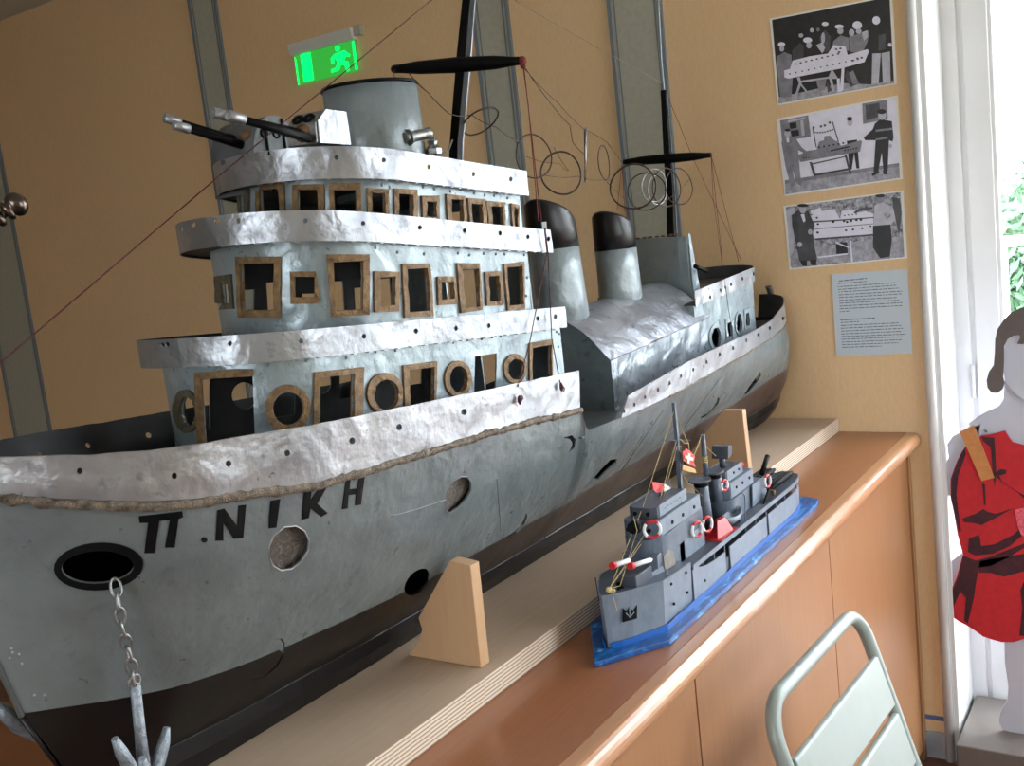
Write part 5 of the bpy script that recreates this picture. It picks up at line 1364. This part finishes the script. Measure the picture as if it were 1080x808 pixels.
for i in range(6): b.box((-1.30+i*.011, YB-.0256, 1.071+(i % 2)*.001), (-1.294+i*.011, YB-.0251, 1.073+(i % 2)*.001))
b.build('pencil_mark', bg, w2)
for y in (-.018, 0, .018): disc((-1.3455, YB+y, 1.049), (-1,0,0), .0036, 'porthole', M['black'], w1)
for y in (-.012, .010): disc((-1.3325, YB+y, 1.071), (-1,0,0), .0034, 'porthole', M['black'], w2)
b = MB(); b.prism([V((-1.335, YB-.034, .976)), V((-1.300, YB-.036, .976)), V((-1.305, YB-.036, 1.004)), V((-1.318, YB-.034, 1.012)), V((-1.332, YB-.032, 1.004))], (0, .003, 0)); b.build('grey_splinter_shield', gwood, boat)
# life rings
def lifering(c, n, r, nm='life_ring', R=.0026):
    n = V(n).normalized(); u = V((0,0,1)).cross(n).normalized(); w = n.cross(u); b = MB()
    N = 24
    for q in range(4):
        a0 = PI/4+q*PI/2; pts_ = [V(c)+(u*math.cos(a0+PI/2*i/6)+w*math.sin(a0+PI/2*i/6))*r for i in range(7)]
        b.tube(pts_, R, 8, q % 2)
    return b.build(nm, [redp, whp], boat, merge=.0001)
lifering(at(688,558.5,y=YB-.034), (-.75,-.65,.1), .0128)
lifering(at(735,558.5,y=YB-.037), (-.25,-1,0), .0125); lifering(at(746,553,y=YB-.037), (-.25,-1,0), .0125); lifering(at(809.5,507.5,y=YB-.040), (-.1,-1,0), .0115); lifering(at(764,512,y=YB-.034), (-.25,-1,0), .009)
disc(at(669,556,y=YB-.005), (-1,-.1,0), .010, 'searchlight', M['black'], boat, .005)
# red pennant on the wheelhouse
b = MB(); p = at(697,528,y=YB); b.tube([V((p.x, YB, 1.079)), V((p.x, YB, 1.099))], .0026, 8); b.build('signal_post', bdk, w2)
b = MB(); P = [at(x_, y_, y=YB-.003) for x_, y_ in [(688,508),(698,509.5),(701,514),(699,519),(692,519.5),(689,516)]]; b.prism(P, (0, .0016, 0)); b.build('red_pennant', redp, w2)
b = MB(); P = [at(x_, y_, y=YB-.003) for x_, y_ in [(700.5,510),(708,515),(701,518.5)]]; b.prism(P, (0, .0016, 0)); b.build('white_pennant', whp, w2)
for px in (707,):
    p = at(px, 520, y=YB-.012); MB().tube([V((p.x, p.y, 1.079)), at(706.5, 505, y=p.y)], .0008, 6).build('aerial', bl, w2)
# torpedo tubes beside the forward gun
for (a_, c_) in (((637.5+7.5,597),(665,590.5)), ((664,597.5),(688,590))):
    A_, C_ = at(*a_, y=YB-.024), at(*c_, y=YB-.030)
    o = MB().tube([A_.lerp(C_, .10), C_.lerp(A_, .1), C_], .0036, 12, 0, rr=[.0036, .0036, .0008]).build('white_tube', whp, boat)
    MB().tube([A_, A_.lerp(C_, .14)], .0052, 14).build('red_cap', redp, o)
b = MB(); b.box((-1.425, YB-.03, .974), (-1.37, YB+.0, 1.004)); b.build('tube_rest', bdk, boat, bevel=.002)
# mast with cross tree
mm = MB().loft([[at(x_, y_, y=YB)+V((sx_*w_, sy_*w_, 0)) for sx_, sy_ in ((-1,-1),(1,-1),(1,1),(-1,1))] for x_, y_, w_ in ((718,519,.0032),(714.5,470,.0030),(710.5,425,.0026))], 0, True, False).build('mast', bg, boat)
MB().tube([at(700,464,y=YB-.0), at(728,464.5,y=YB)], .0009, 6).build('cross_tree', bg, mm)
m2_ = MB().tube([at(745,505,y=YB), at(741,458,y=YB)], .0045, 12, 0, rr=[.0050,.0042]).build('stump_mast', bg, boat)
b = MB()
for k in range(4): pz0 = at(743,482+k*1.8,y=YB); b.tube([pz0+V((.0052*math.cos(t), .0052*math.sin(t), .001*math.sin(3*t+k))) for t in [2*PI*i/14 for i in range(14)]], .0009, 5, 0, closed=True)
b.tube([at(741,459,y=YB)+V((.004*math.cos(t), .004*math.sin(t), 0)) for t in [2*PI*i/10 for i in range(10)]], .0008, 5, 0, closed=True)
b.build('thread_binding', M['thread_cream'], m2_)
# flag and tag hanging on the halyard
b = MB(); P = [at(x_, y_, y=YB-.012) for x_, y_ in [(720,477),(724,473),(728,476),(733,481),(732,488),(734,493),(728,490),(721,486)]]; b.prism(P, (0, .0012, 0)); fl = b.build('red_flag', redp, boat)
b = MB(); b.prism([at(x_, y_, y=YB-.0135) for x_, y_ in [(726,478),(728.5,478.5),(728,482),(731.5,483),(731,486),(727.5,485),(727,489),(725,488.5),(725.3,484),(722.5,483),(723,480),(725.7,481)]], (0, .0008, 0)); b.build('white_cross', mk('cream_cross', (226,214,190), (216,204,176), 60), fl)
b = MB(); b.prism([at(x_, y_, y=YB-.012) for x_, y_ in [(720.5,490),(733,494.5),(734.5,499),(720,496)]], (0, .0012, 0)); b.build('yellow_tag', mk('yellow_ochre_card', (190,150,90), (170,130,70), 60), fl)
def thr(pts_, r=.0006, sag=0, mat='thread_cream'):
    P = []
    for a, c in zip(pts_, pts_[1:]):
        for i in range(6): P.append(V(a).lerp(V(c), i/6)-V((0, 0, sag*math.sin(PI*i/6))))
    P.append(V(pts_[-1])); MB().tube(P, r, 5).build('rigging_thread', M[mat], boat)
kn = V((-1.460, YB-.005, zf+.016)); Bt = lambda x_, y_, dy=0: at(x_, y_, y=YB+dy)
thr([kn, Bt(678,535), Bt(711,433)]); thr([kn, Bt(690,548,-.01), Bt(714,463)]); thr([kn, Bt(693,550,-.01), Bt(716,464)]); thr([Bt(711,434), Bt(719,452), Bt(726,468,-.01)], .0008)
thr([Bt(716,462), Bt(722,468,-.01), Bt(726,467,-.012), Bt(727,474,-.012)], .0008); thr([Bt(718,470), Bt(719,500), Bt(728,512,-.005), Bt(741,523,-.03)], .0007); thr([Bt(732,480,-.01), Bt(737,468,-.005), Bt(739,461)], .0007); thr([Bt(743,470), Bt(755,481)], .0007)
thr([kn, Bt(654,618,-.01), Bt(664,585,-.02), Bt(672,560,-.04), Bt(668,545,-.02)], .0006); thr([kn, kn+V((-.006, -.008, -.012)), kn+V((-.008, -.012, -.03))], .0006)
# funnels with flat black caps
for (bx, tx, ty, w_) in ((746, 738, 506, .0145), (762, 752, 497, .0145)):
    c = at(bx, 540, y=YB-.006); t = at(tx, ty, y=YB-.004); N = 20
    zt = t.z
    rg = lambda cx_, z, r, sx_=1: [V((cx_+r*math.cos(2*PI*i/N)*sx_, YB-.004+r*.85*math.sin(2*PI*i/N), z)) for i in range(N)]
    f = MB().loft([rg(c.x-.004, .970, w_), rg((c.x+t.x)/2, (.97+zt)/2, w_*.95), rg(t.x+.003, zt-.006, w_*.95)], 0, True).build('funnel', bg, boat)
    MB().loft([rg(t.x+.003, zt-.012, w_*.97), rg(t.x+.002, zt-.002, w_*.97)], 0, True).build('black_band', M['black'], f)
    MB().loft([rg(t.x, zt-.002, w_*1.55), rg(t.x, zt+.001, w_*1.55)], 0, True, False).build('flat_cap', bdk, f)
# red hatch cover and lifeboat
b = MB(); b.loft([[V((x, YB+y, z)) for x, y, z in r] for r in ([(-1.150,-.044,.9735),(-1.092,-.050,.9735),(-1.080,-.030,.9735),(-1.128,-.020,.9735)], [(-1.128,-.036,.999),(-1.100,-.040,.999),(-1.097,-.032,.999),(-1.118,-.028,.999)])], 0, True, False); b.build('red_skylight', redp, boat, bevel=.0006)
b = MB(); b.box((-1.155, YB-.052, .9728), (-1.078, YB-.016, .9748)); b.build('red_skylight_base', redp, boat)
c = V((-1.062, YB-.036, .992)); rows = []
for i in range(13):
    t = -1+2*i/12; w_ = .014*(1-abs(t)**2.4)+.0006; d_ = .017*(1-abs(t)**4*.5); x = c.x+.036*t; zz = c.z+.006*t*t
    rows.append([V((x, c.y-w_, zz)), V((x, c.y-w_*.9, zz-d_*.55)), V((x, c.y-w_*.25, zz-d_)), V((x, c.y+w_*.25, zz-d_)), V((x, c.y+w_*.9, zz-d_*.55)), V((x, c.y+w_, zz)), V((x, c.y+w_*.82, zz)), V((x, c.y+w_*.6, zz-d_*.5)), V((x, c.y-w_*.6, zz-d_*.5)), V((x, c.y-w_*.82, zz))])
MB().loft(rows, 0, True, True).build('lifeboat', bl, boat)
for x in (-1.085, -1.04): MB().box((x-.002, YB-.042, .9725), (x+.002, YB-.030, .982)).build('lifeboat_chock', bdk, boat)
p = at(786, 551, y=YB-.047); MB().tube([V((p.x, p.y, .9725)), at(786,527,y=p.y), at(785,521.5,y=p.y), at(782,520,y=p.y)], .0011, 8).build('davit', bl, boat)
# after deckhouse
rnd('aft_deckhouse', -1.03, .03, .032, .9725, 1.012, bg, -.885)
b = MB(); b.prism([V((-.955, YB-.0335, .974)), V((-.875, YB-.0335, .974)), V((-.885, YB-.0335, 1.014)), V((-.948, YB-.0335, 1.014))], (0, .002, 0)); b.build('light_side_panel', bl, boat)
c1_ = blk('aft_control_house', -1.048, -.925, .026, 1.012, 1.040, .010, bg); c2_ = blk('aft_control_roof', -1.040, -.955, .019, 1.040, 1.060, .006, bdk)
for sgn in (1, -1):
    MB().box((-1.036, YB-sgn*.0266-.0005, 1.013), (-.926, YB-sgn*.0266+.0005, 1.0395)).build('side_plate_panel', bl, c1_); MB().box((-1.030, YB-sgn*.0196-.0005, 1.041), (-.956, YB-sgn*.0196+.0005, 1.061)).build('side_plate_panel', bl, c2_)
for x in (-1.01, -.98, -.945): disc((x, YB-.0274, 1.027), (0,-1,0), .0028, 'porthole', M['black'], c1_)
for x in (-1.0, -.975): disc((x, YB-.0204, 1.051), (0,-1,0), .0022, 'porthole', M['black'], c2_)
disc((-1.0485, YB-.012, 1.026), (-1,0,0), .004, 'porthole', M['black'], c1_)
for y in (-.010, .008): disc((-1.0405, YB+y, 1.050), (-1,0,0), .0036, 'porthole', M['black'], c2_)
b = MB(); x = -1.0; b.tube([V((x, YB, 1.059)), V((x, YB, 1.080))], .006, 8); b.build('director_post', bdk, c2_)
b = MB(); b.prism([V((x-.010, YB-.016, 1.078)), V((x+.010, YB-.016, 1.082)), V((x+.014, YB-.016, 1.099)), V((x-.004, YB-.016, 1.101))], (0, .032, 0)); b.build('director_box', bdk, c2_, bevel=.001)
MB().box((-.915, YB-.004, 1.04), (-.905, YB+.004, 1.046)).build('vent_box', redp, c1_)
# after gun and torpedoes
b = MB(); b.tube([at(803.5,500,y=YB), at(809.5,481,y=YB)], .005, 12); g_ = b.build('raised_gun_barrel', M['black'], boat)
b = MB()
for dy, z_ in ((-.022, .979), (.014, .984)):
    for k in range(3):
        y = YB+dy+(k-1)*.009; b.tube([V((-.865, y, z_)), V((-.80, y, z_+.002)), V((-.745, y, z_+.001)), V((-.722, y, z_))], .006, 8, 0, rr=[.004,.0062,.006,.003])
b.build('torpedo_rack', M['black'], boat)
b = MB(); b.prism([V((-.93, YB-.046, .9725)), V((-.885, YB-.046, .9725)), V((-.895, YB-.046, .995))], (0, .003, 0)); b.build('dark_gusset', M['black'], boat)
MB().box((-.872, YB-.045, .9725), (-.862, YB-.036, .982)).build('small_box', M['rust'], boat)
MB().box((-.722, YB-.040, .938), (-.716, YB-.034, .966)).build('stern_post', M['rust'], boat)

# ------------------------------------------------------------------ light
w = bpy.data.worlds.new('world'); sc.world = w; w.use_nodes = True; nt = w.node_tree; bgn = nt.nodes['Background']
tc = nt.nodes.new('ShaderNodeTexCoord'); sp_ = nt.nodes.new('ShaderNodeSeparateXYZ'); nt.links.new(tc.outputs['Generated'], sp_.inputs[0])
rp = nt.nodes.new('ShaderNodeValToRGB'); rp.color_ramp.elements[0].position = .45; rp.color_ramp.elements[0].color = (.50, .52, .50, 1); rp.color_ramp.elements[1].position = .60; rp.color_ramp.elements[1].color = (.86, .93, 1, 1)
mr = nt.nodes.new('ShaderNodeMapRange'); mr.inputs['From Min'].default_value = -1; nt.links.new(sp_.outputs[2], mr.inputs['Value']); nt.links.new(mr.outputs[0], rp.inputs[0]); nt.links.new(rp.outputs[0], bgn.inputs[0])
bgn.inputs[1].default_value = 6.5
def portal(name, loc, rot, sx_, sy_):
    l = bpy.data.lights.new(name, 'AREA'); l.shape = 'RECTANGLE'; l.size = sx_; l.size_y = sy_; l.cycles.is_portal = True
    o = bpy.data.objects.new(name, l); COL.objects.link(o); o.location = loc; o.rotation_euler = rot
portal('door_daylight', (.30, -.92, 1.25), (0, PI/2, 0), 2.4, 1.6)
portal('window_daylight', (-5.78, -.35, 1.62), (0, -PI/2, 0), 1.45, 1.7)  # portal of the unseen opening added in the back wall as frontal fill
for k, (xa_, xb_) in enumerate(wr): portal('window_daylight', ((xa_+xb_)/2, -2.74, 1.6), (-PI/2, 0, 0), xb_-xa_, 1.6)
sc.view_settings.view_transform = 'Standard'; sc.view_settings.look = 'None'; sc.view_settings.gamma = 1; sc.view_settings.use_curve_mapping = False
sc.view_settings.exposure = 0.95
sc.cycles.max_bounces = 8; sc.cycles.diffuse_bounces = 5; sc.cycles.use_denoising = True
